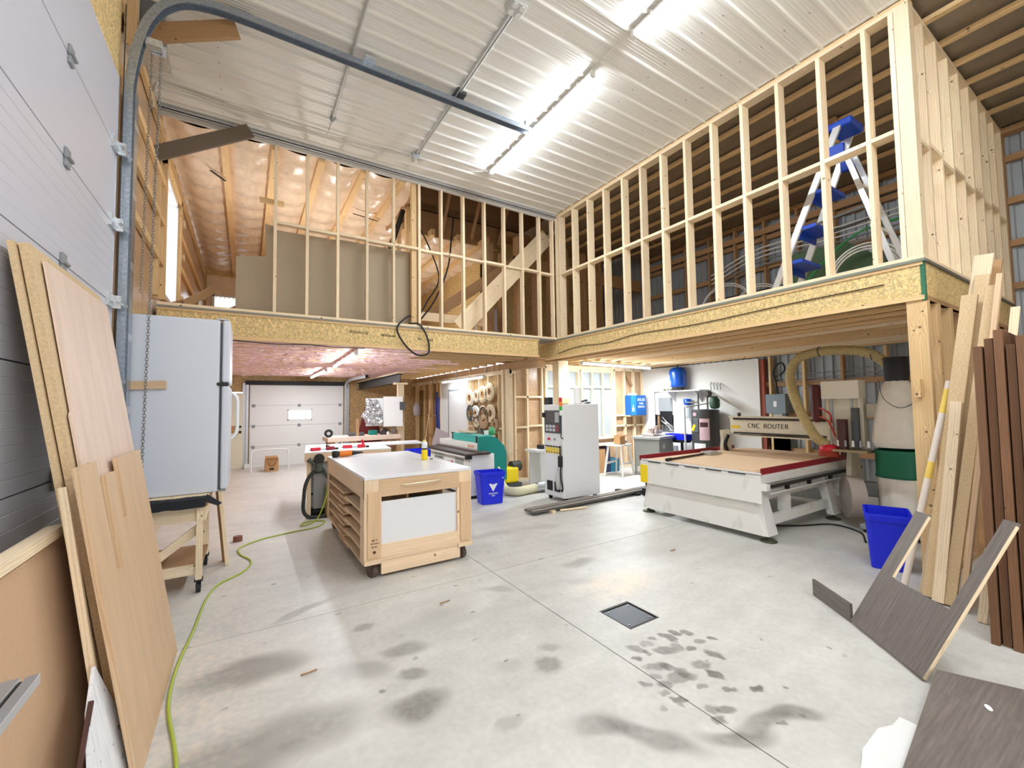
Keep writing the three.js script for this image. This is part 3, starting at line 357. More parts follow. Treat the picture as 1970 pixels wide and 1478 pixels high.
{ const t = thing('door_operator', 'grey metal chain hoist housing at the top of the overhead door', 'hoist', -.9, 4.93, -4.98);
  P('housing', RB(-.08, .2, .0, .42, -.16, .12, .02), mat(0x73777a, .5, .4), t); P('base_plate', B(-.12, .24, -.02, .0, -.2, .16), GALV, t); P('drum', T(cyl(.09, .09, -.3, -.18, 20), .05, .28, 0, 0, Math.PI / 2), DARKGREY, t);
  const h = thing('header_plank', 'rough brown plank bracket holding the door track below the ceiling', 'plank', -.5, 5.0, -4.78); P('plank', bar(V(-.36, -.06, -.02), V(.38, .21, .14), .04, .17), OLD[0], h); P('cleat', RB(.3, .52, .30, .335, .06, .2, .003), WHITE, h); P('block', B(-.44, -.36, -.16, .3, -.06, .04), GOLD[1], h);
  // hanging chain, one loop of oval links
  const link = (y, odd) => { const g = new THREE.TorusGeometry(.0135, .0034, 5, 9); g.scale(.72, 1.25, 1); if (odd) g.rotateY(Math.PI / 2); g.translate(0, y, 0); return g.toNonIndexed(); };
  const strand = (y0, y1, x0, x1) => { const out = []; let i = 0; for (let y = y0; y < y1; y += .026, i++) { const g = link(y, i % 2); g.translate(x0 + (x1 - x0) * (y - y0) / (y1 - y0), 0, 0); out.push(g); } return out; };
  one('hoist_chain', 'long steel hand chain hanging beside the overhead door track', 'chain', strand(.93, 4.72, -.715, -.66).map((g) => g.translate(0, 0, -4.56)), mat(0x8b8681, .45, .6));
  one('hoist_chain', 'second strand of hand chain ending above the loft edge', 'chain', strand(2.6, 4.7, -.76, -.73).map((g) => g.translate(0, 0, -4.62)), mat(0x9a8f80, .5, .5)); }
one('angled_brace', 'dark grey angled plank brace between side wall and ceiling edge', 'brace', bar(V(-.97, 4.66, -6.42), V(.0, 5.27, -6.42), .04, .17), mat(0x6d6052, .7, 0, { map: null }));

// ---- rear loft: rim joist, stud wall ----
const studW = .038;
{ const w = struct('wall_loft_rear', 'open stud wall standing on the OSB rim joist of the rear loft'), z = LOFTZ;
  P('rim_board', B(-.93, 4.74, RIM0, RIM1, z - .03, z - .004, 0), OSB, w);
  P('rim_flange', B(-.93, 4.74, RIM0, RIM0 + .045, z - .045, z + .012, 0), GOLD[1], w); P('rim_flange', B(-.93, 4.74, RIM1 - .03, RIM1, z - .045, z + .01, 0), GOLD[0], w);
  P('rim_end', B(4.725, 4.745, RIM0, RIM1, z - .25, z - .004), OSB, w);
  P('deck_edge', B(-.93, LOFTX, RIM1, DECK, -7.0, z + .02), mat(0x8f8b82, .8), w);
  P('bottom_plate', B(-.93, LOFTX + .03, DECK, DECK + .038, z - .09, z, 0), SPF[3], w);
  P('top_plate', B(.1, LOFTX + .03, 5.29, 5.33, z - .09, z, 0), SPF[1], w);
  const xs = [.31, .71, 1.12, 1.54, 1.95, 2.37, 2.76, 3.17, 3.59, 4.0, 4.4, 4.8, 5.12];
  for (const x of xs) P('stud', B(x - studW / 2, x + studW / 2, DECK + .038, 5.29, z - .09, z, 1), pick(SPF), w);
  P('stud', B(2.25, 2.33, DECK + .038, 5.29, z - .12, z - .04, 1), GOLD[0], w);
  for (let i = 0; i < xs.length - 1; i++) { const o = i % 2 ? .0 : .012; P('blocking', B(xs[i] + studW / 2, xs[i + 1] - studW / 2, 4.14 + o, 4.178 + o, z - .09, z, 0), pick(SPF), w); }
  for (let k = 0; k < 2; k++) P('nail_block', B(.12 + k * .0, .42, 4.45 + k * .05, 4.49 + k * .05, z - .14 - k * .05, z - .1 - k * .05, 0), GOLD[1], w);
  // brand printing on the OSB
}
{ const z0 = -6.75, lab = ['grey-brown drywall sheet with torn upper corner standing behind loft studs', 'grey-brown drywall sheet standing behind the loft studs by the cable'];
  const pts = [[-.14, DECK + .04], [1.12, DECK + .04], [1.12, 4.13], [.33, 4.12], [.33, 4.17], [.19, 4.18], [.2, 4.0], [.21, 3.72], [-.14, 3.66]];
  const g = ext(pts, .013); g.translate(0, 0, z0); const t = one('drywall_sheet', lab[0], 'drywall', g, DRYWALLBACK, 'drywall in the loft');
  one('drywall_sheet', lab[1], 'drywall', B(1.125, 2.33, DECK + .04, 4.15, z0, z0 + .013), DRYWALLBACK, 'drywall in the loft'); }

// ---- right loft along the bay ----
const rzs = [-1.556, -1.954, -2.373, -2.79, -3.195, -3.60, -4.0, -4.39, -4.77, -5.196, -5.60, -6.02, -6.416];
{ const w = struct('wall_loft_side', 'long open stud wall of the bay loft under the white ceiling'), x = LOFTX;
  P('rim_board', B(x + .004, x + .03, RIM0, RIM1, -7.6, -1.24, 2), OSB, w);
  P('rim_end', B(x + .0, x + .035, RIM0 - .01, RIM1 + .01, -1.24, -1.21), mat(0x2f6b4e, .8), w);
  P('rim_flange', B(x - .012, x + .045, RIM0, RIM0 + .04, -7.6, -1.22, 2), GOLD[1], w); P('rim_flange', B(x - .008, x + .045, RIM1 - .03, RIM1, -7.6, -1.22, 2), GOLD[0], w);
  P('deck_edge', B(x - .02, x + .06, RIM1, DECK, -7.0, -1.20), mat(0x7d8478, .8), w);
  P('bottom_plate', B(x, x + .14, DECK, DECK + .038, -6.55, -1.21, 2), SPF[1], w); P('top_plate', B(x, x + .14, 5.285, 5.325, -6.55, -1.21, 2), SPF[0], w); P('top_plate', B(x + .01, x + .14, 5.325, 5.365, -6.55, -1.21, 2), GOLD[0], w);
  for (const z of rzs) P('stud', B(x, x + .14, DECK + .038, 5.285, z - studW / 2, z + studW / 2, 1), pick(SPF), w);
  P('stud', B(x, x + .14, DECK + .038, 5.285, -1.36, -1.322, 1), SPF[2], w); P('corner_post', B(x, x + .14, DECK + .038, 5.285, -1.318, -1.21, 1), SPF[0], w);
  P('corner_post', B(x, x + .09, DECK + .038, 5.285, -6.55, -6.46, 1), SPF[1], w);
  const all = [-1.345, ...rzs, -6.5]; for (let i = 0; i < all.length - 1; i++) P('blocking', B(x, x + .14, 4.12, 4.158, all[i + 1] + studW / 2, all[i] - studW / 2, 2), pick(SPF), w); }
{ const w = struct('wall_loft_end', 'end wall of the bay loft framed in wide studs'), z = -1.21;
  P('rim_board', B(LOFTX + .036, XR, RIM0, RIM1, z - .04, z - .01, 0), OSB, w); P('rim_flange', B(LOFTX + .036, XR, RIM0, RIM0 + .04, z - .05, z, 0), OLD[2], w); P('deck_edge', B(LOFTX + .06, XR, RIM1, DECK, z - .1, z + .01), mat(0x6d6a60, .8), w);
  P('bottom_plate', B(LOFTX + .14, XR, DECK, DECK + .038, z - .14, z, 0), SPF[2], w); P('top_plate', B(LOFTX + .14, XR, 5.285, 5.325, z - .14, z, 0), SPF[1], w);
  const xs = []; for (let k = 1; k < 10; k++) xs.push(LOFTX + .406 * k); 
  for (const x of xs) P('stud', B(x - studW / 2, x + studW / 2, DECK + .038, 5.285, z - .14, z, 1), pick(SPF), w);
  const e = [LOFTX + .13, ...xs]; for (let i = 0; i < e.length - 1; i++) P('blocking', B(e[i] + .02, e[i + 1] - .02, 4.0 + (i % 2) * .05, 4.038 + (i % 2) * .05, z - .14, z, 0), pick(SPF), w);
  // wall below
  for (const [x, m] of [[LOFTX + .05, GOLD[0]], [LOFTX + .36, GOLD[1]], [LOFTX + .75, GOLD[0]]]) P('lower_stud', B(x - .045, x + .045, 0, RIM0, z - .14, z - .0, 1), m, w);
  for (let k = 2; k < 8; k++) P('lower_stud', B(LOFTX + .4 * k + .35, LOFTX + .4 * k + .39, 0, RIM0, z - .14, z, 1), pick(OLD), w); P('lower_cleat', B(LOFTX - .07, LOFTX + .0, 1.62, 1.78, z - .1, z - .06), GOLD[1], w); P('lower_plate', B(LOFTX, XR, 0, .04, z - .14, z, 0), OLD[1], w); }
{ const f = struct('floor_loft_bay', 'bay loft floor of plywood on long I-joists');
  P('deck', B(LOFTX + .06, XR, RIM1, DECK, -7.6, -1.31), GOLD[2], f); P('deck', B(4.745, XR, RIM1 - .001, DECK - .001, -9.3, -7.6), GOLD[2], f); P('deck', B(4.745, 4.95, RIM1 - .001, DECK - .001, ZB, -9.3), GOLD[2], f);
  for (let x = LOFTX + .36; x < XR - .1; x += .36) { const j = P('joist', [B(x - .03, x + .03, RIM0, RIM0 + .038, -7.55, -1.26, 2), B(x - .03, x + .03, RIM1 - .038, RIM1, -7.55, -1.26, 2)], pick([GOLD[0], GOLD[2], GOLD[1], SPF[2]]), f); P('web', B(x - .006, x + .006, RIM0 + .03, RIM1 - .03, -7.55, -1.26, 2), OSB, j); } }
{ const f = struct('floor_loft_rear', 'rear loft floor of plywood on I-joists over the workshop');
  P('deck', B(-.93, 4.74, RIM1, DECK - .001, ZB, -7.0), GOLD[2], f);
  let k = 0; for (let z = -6.98; z > ZB + .1; z -= .405, k++) P('joist', [B(-.93, 4.72, RIM0, RIM0 + .038, z - .025, z + .025, 0), B(-.93, 4.72, RIM0 + .03, RIM1 - .03, z - .006, z + .006, 0), B(-.93, 4.72, RIM1 - .038, RIM1, z - .025, z + .025, 0)], pick(GOLD), f);
  // pink batts sagging between the joists, in two lengths a bay
  for (let z = -6.78, i = 0; z > ZB + .2; z -= .405, i++) for (const [x0, x1] of [[-.93, .55 + .2 * (i % 3)], [.57 + .2 * (i % 3), i < 3 ? 2.6 : 3.6 + .3 * Math.sin(i * 2)]]) {
    const L = x1 - x0, g = new THREE.BoxGeometry(L, .14, .36, Math.round(L * 18), 2, 9).toNonIndexed(), p = g.attributes.position;
    for (let q = 0; q < p.count; q++) { const X = p.getX(q) + x0, Zq = p.getZ(q), Y = p.getY(q); if (Y < 0) p.setY(q, Y - .02 + .05 * fbm(X * 4, Zq * 9 + i * 3, 3, i) + .03 * N(X * 12, Zq * 26, i) - .014 * Math.cos(Zq / .18 * 1.5)); }
    g.computeVertexNormals(); g.translate((x0 + x1) / 2, RIM0 + .108, z); P('insulation_batt', uvm(g, 0), PINKBATT, f); } }
// ---- rear loft ceiling: film under joists, open attic by the stair ----
{ const c = struct('ceiling_loft', 'film covered loft ceiling with pale joists');
  const Y = 5.28, sheet = (x0, x1, z0, z1) => { const g = new THREE.PlaneGeometry(x1 - x0, z0 - z1, Math.round((x1 - x0) * 16), Math.round((z0 - z1) * 14)); g.rotateX(Math.PI / 2); g.translate((x0 + x1) / 2, 0, (z0 + z1) / 2); const p = g.attributes.position; for (let i = 0; i < p.count; i++) { const x = p.getX(i), z = p.getZ(i), u = Math.abs(((x + .3) / .6 % 1 + 1) % 1 - .5) * 2, s = ((-z / .5) % 1 + 1) % 1; p.setY(i, -.11 * (1 - u * u) * (.35 + .65 * Math.sin(s * Math.PI)) - .012 * fbm(x * 5, z * 5, 3, 2) + .03); } g.computeVertexNormals(); g.translate(0, Y, 0); P('film', uvm(g, 2), FILM, c); };
  sheet(XL, 2.36, -6.6, ZB); sheet(2.36, 4.9, -8.5, ZB);
  for (let x = -.3; x < 4.9; x += .6) P('joist', B(x - .045, x + .045, Y - .075, Y + .06, ZB, x < 2.3 ? -6.6 : -8.3, 2), pick(GOLD), c);
  for (const z of [-8.5]) P('attic_edge', B(2.36, 5.0, Y - .02, CEIL + .4, z - .04, z, 0), OLD[0], c);
  P('attic_side', B(2.36, 2.4, Y - .1, CEIL + .4, -8.5, -6.66), OLD[2], c); P('attic_front', B(XL, XR, CEIL + .02, CEIL + .4, -6.62, -6.58), OSB, c);
  for (let x = 2.8; x < 5.2; x += .7) P('attic_web', bar(V(x, Y + .02, -8.3), V(x, CEIL + 2.2, -6.9), .038, .09), OLD[1], c);
  // wire marks on the film
  P('stripe', bar(V(-.5, Y - .11, -7.6), V(-.32, Y - .11, -7.85), .035, .004), BLACK, c); P('stripe', bar(V(1.62, Y - .12, -8.0), V(2.1, Y - .12, -8.1), .03, .004), BLACK, c); }
{ // framing seen deeper in the rear loft
  const w = struct('wall_loft_inner', 'inner loft framing of studs beside the stair opening');
  P('stud', B(2.40, 2.48, DECK, 5.25, -7.0, -6.86, 1), GOLD[0], w); P('stud', B(2.42, 2.48, DECK, 5.25, -7.5, -7.38, 1), GOLD[2], w); P('stud', B(2.40, 2.48, DECK, 5.25, -8.0, -7.88, 1), GOLD[1], w);
  for (const [x, z, m] of [[4.35, -7.9, 0], [4.62, -8.2, 1], [4.95, -7.6, 2], [5.15, -8.6, 0], [5.5, -7.7, 1], [5.9, -7.7, 2], [6.35, -7.66, 0], [6.9, -7.66, 1], [7.4, -7.66, 0]]) P('stud', B(x - .05, x + .05, DECK, 5.25, z - .09, z + .05, 1), OLD[m], w);
  P('girder', B(4.9, XR, 4.55, 4.85, -7.72, -7.62, 0), OLD[1], w); P('rail', B(2.6, 4.0, 3.18, 3.34, -7.5, -7.42, 0), SPF[2], w); P('rail_leg', B(3.82, 3.87, DECK, 3.18, -7.5, -7.44), WHITE, w);
  P('wall_board', B(4.9, XR + .15, DECK, CEIL + .45, -9.3, -9.2), OSB, w); P('side_board', B(4.88, 4.94, DECK, CEIL + .45, ZB, -9.2), OSB, w);  }
// stair stringers
for (const [k, lab] of [[0, 'wide pale stringer plank slanting up behind the loft studs'], [1, 'brown stringer plank slanting behind the pale stringer']]) one('stringer_plank', lab, 'plank', k ? bar(V(2.75, 3.15, -7.75), V(5.0, 4.75, -7.75), .05, .22) : bar(V(3.35, 3.04, -7.15), V(5.42, 5.2, -7.15), .045, .34), k ? OLD[0] : SPF[3]);
// unseen fill lamps added on the loft floor to brighten the film ceiling
for (const [lx, lz, lab, lp] of [[1.1, -8.3, 'added fill lamp on the loft floor behind the drywall sheets', 560], [3.5, -10.2, 'added fill lamp on the loft floor behind the stair stringers', 420]]) { const t = thing('fill_lamp', lab, 'lamp', lx, DECK, lz, 0, 'added loft fill lamps'); P('stand', [B(-.14, .14, 0, .03, -.1, .1), B(-.12, -.1, .03, .3, -.02, .02), B(.1, .12, .03, .3, -.02, .02)], DARKSTEEL, t); P('housing', RB(-.1, .1, .2, .34, -.07, .07, .01), YELLOW, t);
  const W = new THREE.Color(1, .96, .9); P('glowing_lens', B(-.08, .08, .341, .345, -.05, .05), new THREE.MeshStandardMaterial({ color: 0xffffff, emissive: W, emissiveIntensity: 12 }), t).castShadow = false; const l = new THREE.RectAreaLight(W, lp, .16, .1); l.position.set(0, .352, 0); l.rotation.x = Math.PI / 2; t.add(l); }
// ================= THINGS ALONG THE OVERHEAD DOOR =================
const font = await new FontLoader().loadAsync('fonts/droid/droid_sans_bold.typeface.json');
const font2 = await new FontLoader().loadAsync('fonts/droid/droid_sans_regular.typeface.json');
function text(s, size, f = font, depth = .001) { const g = new TextGeometry(s, { font: f, size, depth, curveSegments: 3 }); g.computeBoundingBox(); const b = g.boundingBox; g.translate(-(b.min.x + b.max.x) / 2, -(b.min.y + b.max.y) / 2, 0); return g.index ? g.toNonIndexed() : g; }
// a sheet leaning back toward -x: local frame has u up the sheet, origin at the foot of its face
function leanSheet(outline, thick, foot, lean, mats, name, label, category, group) {   // outline in (w along -z, h up)
  const g = ext(outline, thick); g.rotateY(Math.PI / 2);                                // w -> -z, depth -> +x
  g.translate(-thick, 0, 0); g.rotateZ(lean); const t = thing(name, label, category, foot.x, foot.y, foot.z, 0, group); P('panel', g, mats, t); return t;
}
const LEAN = Math.atan2(.375, 2.28);
const rect = (w, h) => [[0, 0], [w, 0], [w, h], [0, h]];
leanSheet([[0, .0], [1.08, 0], [1.08, 2.31], [.07, 2.31], [.045, 1.62], [.02, 1.6], [.015, 1.2], [.0, 1.19]], .012, V(-.405, .004, -2.66), LEAN, PALEPLY[0], 'plywood_sheet', 'pale pinkish plywood sheet with splintered edge leaning on overhead door', 'plywood');
leanSheet(rect(1.06, 2.36), .034, V(-.425, .006, -2.645), LEAN, CHIP, 'chipboard_sheet', 'thick chipboard sheet leaning directly behind the pale plywood', 'chipboard', 'chipboard on the door');
leanSheet(rect(1.06, 2.36), .022, V(-.466, .004, -2.625), LEAN, CHIP, 'chipboard_sheet', 'thin chipboard sheet closest to the overhead door', 'chipboard', 'chipboard on the door');
{ const t = leanSheet([[0, 0], [1.19, 0], [1.19, 1.36], [.62, 1.36], [.62, 1.05], [.53, 1.05], [.53, 1.30], [.36, 1.30], [.36, .84], [.26, .84], [.26, 1.38], [0, 1.38]], .022, V(-.362, .004, -2.46), LEAN, MAPLE[0], 'cutout_panel', 'tan wood veneer panel with slots cut from its top edge', 'panel');
  P('offcut_strip', T(bar(V(0, 0, 0), V(0, .34, 0), .05, .02, V(1, 0, 0)), -.21, 1.02, -.32, 0, 0, LEAN), SPF[0], t); }
one('wood_strip', 'narrow pale strip of pine leaning along the chipboard edges', 'wood strip', bar(V(-.45, .01, -2.46), V(-.65, 1.28, -2.54), .02, .028, V(1, 0, 0)), SPF[1]);
{ const t = thing('mdf_sheet', 'large brown fibreboard sheet standing on edge with pine batten on top', 'fibreboard', -.56, .0, -1.2); const g = B(-.018, 0, 0, 1.06, -1.62, 1.0, 2); g.rotateZ(.13); P('panel', g, MDF, t); const b = B(-.05, .02, 1.06, 1.10, -1.55, 1.0, 2); b.rotateZ(.13); P('batten', b, SPF[1], t); }
{ const t = leanSheet([[0, 0], [.6, 0], [.62, .3], [.5, .56], [.34, .46], [.24, .3], [.1, .22]], .012, V(-.40, .0, -1.95), .2, new THREE.MeshStandardMaterial({ map: rep(tex(128, 256, (u, v) => { const k = 1 - .16 * clamp(N(u * 60, v * 4, 3)) - (fbm(u * 8, v * 10, 3, 4) > .4 ? .5 : 0); return [236 * k, 236 * k, 240 * k]; }), 2, 2), roughness: .7, side: THREE.DoubleSide }), 'painted_offcut', 'white scraped offcut board on the floor by the veneer panel', 'offcut');
  P('dark_edge', T(bar(V(0, .05, -.04), V(0, .48, -.34), .02, .014, V(1, 0, 0)), -.09, 0, -.02), mat(0x4a2b22, .7), t); }
{ const t = thing('aluminium_rail', 'short silver aluminium saw guide rail with a dark slot', 'rail', -.5, .875, -1.4); P('extrusion', [RB(-.065, .0, 0, .014, -.30, .6, .002, 2), RB(.018, .045, 0, .026, -.27, .6, .002, 2), B(0, .018, 0, .008, -.28, .6)], mat(0xc6c8cc, .3, .7), t); P('slot_strip', B(.002, .016, .008, .011, -.28, .6), BLACK, t);
  const s = thing('saw_horse', 'wooden sawhorse holding the aluminium rail', 'sawhorse', -.5, 0, -.75); P('beam', B(-.12, .12, .78, .873, -.1, .1), SPF[0], s); for (const [a, b] of [[-1, -1], [1, -1], [-1, 1], [1, 1]]) P('leg', bar(V(a * .09, .79, b * .07), V(a * .22, 0.01, b * .12), .04, .06), SPF[1], s); }

// ---- fridge on its wheeled stand ----
{ const t = thing('refrigerator', 'large white refrigerator standing on a wooden wheeled stand', 'refrigerator', -.53, .845, -5.13);
  const W = mat(0xd2d7e2, .32);
  P('body', RB(-.34, .32, 0, 1.585, -.38, .38, .018), W, t); P('gasket', [B(.32, .335, .02, 1.565, -.36, .36)], DARKGREY, t);
  const d1 = P('freezer_door', RB(.337, .40, 1.0, 1.585, -.38, .38, .02), W, t), d2 = P('fridge_door', RB(.337, .40, .02, .975, -.38, .38, .02), W, t);
  P('hinge', RB(.30, .39, .972, 1.0, .33, .388, .004), BLACK, t); P('hinge', RB(.29, .385, 1.585, 1.60, .3, .37, .004), mat(0xb9bdc4, .4), t);
  P('handle', tube([V(.40, .93, -.3), V(.445, .88, -.3), V(.455, .7, -.3), V(.445, .5, -.3), V(.40, .44, -.3)], .016, 30, 8), GLOSSWHITE, d2);
  P('foot_grille', B(.3, .38, -.0, .02, -.36, .36), GREY, t);
  const s = thing('wheeled_stand', 'rough wooden stand on casters carrying the refrigerator', 'stand', -.53, 0, -5.06);
  P('top_board', B(-.27, .26, .80, .843, -.36, .36, 2), SPF[2], s); P('apron', B(-.28, .24, .62, .74, .34, .38, 0), SPF[0], s); P('apron', B(-.28, .24, .62, .74, -.44, -.40, 0), SPF[1], s); P('apron', B(.2, .24, .62, .74, -.40, .34, 2), SPF[3], s); P('apron', B(-.27, -.23, .62, .74, -.4, .34, 2), OLD[0], s); P('bed_board', B(-.27, .25, .74, .80, -.42, .36, 0), OLD[2], s);
  for (const [x, z] of [[.2, .36], [-.26, .36], [.2, -.4], [-.26, -.4]]) { P('leg', B(x - .022, x + .022, .12, .74, z - .045, z + .045, 1), pick(SPF), s);
    const c = P('caster', [T(cyl(.042, .042, -.016, .016, 18), x, .045, z, 0, 0, Math.PI / 2), B(x - .03, x + .03, .1, .12, z - .04, z + .04)], RUBBER, s); P('fork', [B(x - .026, x - .02, .04, .1, z - .025, z + .025), B(x + .02, x + .026, .04, .1, z - .025, z + .025)], GALV, c); }
  P('stretcher', B(-.26, .2, .16, .24, .33, .37, 0), SPF[1], s); P('brace', bar(V(-.25, .2, .3), V(.2, .55, .3), .03, .07), SPF[2], s); P('shelf', B(-.26, .22, .2, .22, -.4, .34, 2), OLD[0], s);
  const c = thing('dark_cloth', 'dark folded cloth tucked under the refrigerator on its stand', 'cloth', -.6, .742, -4.73); const g = new THREE.BoxGeometry(.52, .075, .1, 30, 4, 4), p = g.attributes.position; for (let i = 0; i < p.count; i++) p.setY(i, p.getY(i) + .014 * fbm(p.getX(i) * 9, p.getZ(i) * 9, 3, 2) - .02 * Math.max(0, p.getZ(i) * 12)); g.computeVertexNormals(); g.translate(.05, .055, .07); P('fold', g.toNonIndexed(), mat(0x23242a, .95), c); P('hanging_end', T(ext([[0, 0], [.1, -.05], [.13, -.03], [.02, .06]], .02), .3, .05, .07), mat(0x2c2d34, .95), c);
  one('wood_offcut', 'short brown plank lying across between door track and refrigerator', 'plank', T(bar(V(-.36, 0, 0), V(.17, .02, 0), .02, .07), -.76, 1.80, -4.735), MAPLE[0]);
  one('leaning_plank', 'narrow pine plank leaning on the refrigerator stand', 'plank', bar(V(-.14, .0, -5.36), V(-.22, .82, -5.40), .03, .09, V(0, 0, 1)), SPF[2], 'planks by the stand'); one('leaning_plank', 'brown plank behind the pine plank on the stand', 'plank', bar(V(-.17, .0, -5.48), V(-.25, .83, -5.5), .03, .08, V(0, 0, 1)), OLD[0], 'planks by the stand');
  one('oil_drip_tin', 'small brown tin on the floor behind the refrigerator stand', 'tin', T(cyl(.05, .05, 0, .06, 14), -.06, 0, -6.2), mat(0x7a4a3a, .6)); }
one('extension_cord', 'yellow-green extension cord snaking over the concrete to the vacuum', 'cord', tube([V(-.2, .008, -1.9), V(-.24, .008, -2.48), V(-.33, .008, -3.0), V(-.34, .008, -3.35), V(-.3, .008, -3.86), V(-.2, .008, -4.74), V(.0, .008, -5.0), V(.07, .008, -5.28), V(-.03, .008, -5.6), V(-.04, .008, -5.85), V(.17, .008, -6.08), V(.5, .008, -6.2), V(.85, .008, -6.3), V(.95, .008, -6.55), V(.72, .01, -6.62), V(.66, .01, -6.45), V(.82, .05, -6.42), V(.96, .3, -6.5), V(1.03, .55, -6.62)], .009, 260, 8), mat(0x9fb03a, .5));

// ---- rolling assembly bench ----
{ const t = thing('assembly_bench', 'rolling plywood assembly bench with white top and open side shelves', 'workbench', 1.49, 0, -5.06);
  const x0 = -.55, x1 = .55, z1 = .96, z0 = -1.14, PLY = BIRCH;
  P('top', RB(x0, x1, .915, .945, z0, z1, .003), LAMINATE, t);
  P('side_apron', B(x0, x0 + .02, .74, .915, z0, z1, 2), PLY[0], t); P('side_apron', B(x1 - .02, x1, .74, .915, z0, z1, 2), PLY[1], t); P('end_apron', B(x0 + .02, x1 - .02, .74, .915, z0, z0 + .02, 0), PLY[1], t);
  const dr = P('drawer_front', B(x0 + .14, x1 - .14, .75, .913, z1 - .02, z1 + .004, 0), MAPLE[0], t); P('handle', [tube([V(-.2, .84, z1), V(-.19, .845, z1 + .03), V(.19, .855, z1 + .03), V(.2, .855, z1)], .008, 24, 8)], mat(0xd9cbb0, .3, .3), dr);
  for (const s of [-1, 1]) { const xa = s < 0 ? x0 : x1 - .16, xb = s < 0 ? x0 + .16 : x1; P('post_board', B(xa, xb, .14, .915, z1 - .03, z1 - .004, 1), PLY[s < 0 ? 0 : 1], t); P('post_plank', B(xa + .03, xb - .012, .2, .80, z1 - .004, z1 + .014, 1), MAPLE[1], t); P('post_side', B(s < 0 ? x0 : x1 - .02, s < 0 ? x0 + .02 : x1, .14, .74, z1 - .16, z1 - .03, 1), PLY[1], t); P('post_foot', B(xa, xb, .14, .18, z1 - .004, z1 + .02, 0), PLY[0], t); }
  for (const s of [-1, 1]) { P('rear_post', B(s < 0 ? x0 : x1 - .02, s < 0 ? x0 + .02 : x1, .14, .74, z0, z0 + .08, 1), PLY[0], t); P('rear_panel', B(s < 0 ? x0 : x1 - .12, s < 0 ? x0 + .12 : x1, .14, .915, z0 + .02, z0 + .04, 1), PLY[1], t); }
  P('end_panel', B(x0 + .16, x1 - .16, .30, .70, z1 - .04, z1 - .03), LAMINATE, t); P('toe_board', B(x0 + .16, x1 - .13, .03, .30, z1 - .032, z1 - .006, 0), PLY[1], t); P('toe_cap', B(x0 + .16, x1 - .13, .16, .185, z1 - .006, z1 + .004, 0), PLY[0], t);
  P('core_divider', B(x0 + .42, x0 + .44, .12, .74, z0 + .05, z1 - .06), OLD[0], t); P('core_divider', B(x1 - .3, x1 - .28, .12, .74, z0 + .05, z1 - .06), PLY[0], t); P('base_board', B(x0 + .02, x1 - .02, .12, .14, z0 + .02, z1 - .05), PLY[1], t); P('back_panel', B(x0 + .04, x1 - .04, .14, .74, z0 + .05, z0 + .07), PLY[0], t);
  for (let k = 0; k < 5; k++) { const y = .155 + k * .118; P('shelf', B(x0 + .005, x0 + .42, y, y + .018, z0 + .1, -.05, 2), pick(PLY), t); P('shelf', B(x0 + .005, x0 + .42, y - .03, y - .012, .02, z1 - .06, 2), pick(PLY), t); P('shelf_tongue', B(x0 - .0, x0 + .1, y - .05, y - .03, -.3, .24, 2), MAPLE[0], t); P('shelf_stop', B(x0 + .1, x0 + .14, y + .018, y + .1, -.28, -.24), OLD[1], t); }
  for (const [x, z] of [[x0 + .09, z1 - .07], [x1 - .09, z1 - .07], [x0 + .09, z0 + .12], [x1 - .09, z0 + .12]]) { const c = P('caster', T(cyl(.06, .06, -.022, .022, 20), x, .06, z, .35, 0, Math.PI / 2), mat(0x5a4a44, .7), t); P('fork', [T(B(-.034, -.027, .06, .135, -.03, .03), x, 0, z, .35), T(B(.027, .034, .06, .135, -.03, .03), x, 0, z, .35), T(B(-.04, .04, .128, .14, -.045, .045), x, 0, z, .35)], mat(0x6c625c, .5, .5), c); }
  P('grade_stamp', [T(text('W-7', .02), x0 + .09, .36, z1 + .015), T(text('SPF NO.2', .013), x0 + .095, .33, z1 + .015), T(text('KD 2x6', .012), x0 + .09, .30, z1 + .015)], mat(0x4a3020, .9), t); P('knot', T(cyl(.014, .014, 0, .002, 12), x0 + .09, .25, z1 + .0145, 0, Math.PI / 2), mat(0x5a3a20, .8), t);
  const h = thing('heat_tool', 'orange and black air tool lying on the assembly bench', 'tool', 1.12, .945, -6.0, .15); P('grip', T(lathe([[0, -.09], [.036, -.09], [.042, -.04], [.042, .05], [.034, .09], [0, .09]], 18), 0, .043, 0, 0, 0, Math.PI / 2), ORANGE, h); P('cap', T(lathe([[0, -.06], [.03, -.06], [.044, -.03], [.044, .03], [0, .03]], 18), -.12, .044, 0, 0, 0, Math.PI / 2), BLACK, h); P('nozzle', T(lathe([[0, -.14], [.008, -.14], [.03, 0], [.034, .02], [0, .02]], 14), .11, .04, 0, 0, 0, Math.PI / 2), BLACK, h);
  const b = thing('marker_bottle', 'yellow and white plastic bottle standing on the assembly bench', 'bottle', 1.86, .945, -5.0); P('body', lathe([[0, 0], [.034, 0], [.037, .01], [.037, .12], [.03, .13], [0, .13]], 20), YELLOW, b); P('collar', T(lathe([[0, 0], [.03, 0], [.036, .004], [.036, .018], [0, .018]], 18), 0, .128, 0), BLACK, b); P('upper_body', T(lathe([[0, 0], [.036, 0], [.037, .05], [.03, .075], [0, .08]], 18), 0, .145, 0), mat(0xe8ebee, .35), b); P('cap', T(cyl(.022, .022, 0, .02, 14), 0, .222, 0), mat(0xe9d97a, .5), b);
  one('router_bit', 'tiny black bit lying on the white bench top', 'bit', RB(1.93, 1.97, .946, .955, -5.02, -5.0, .003), BLACK); }
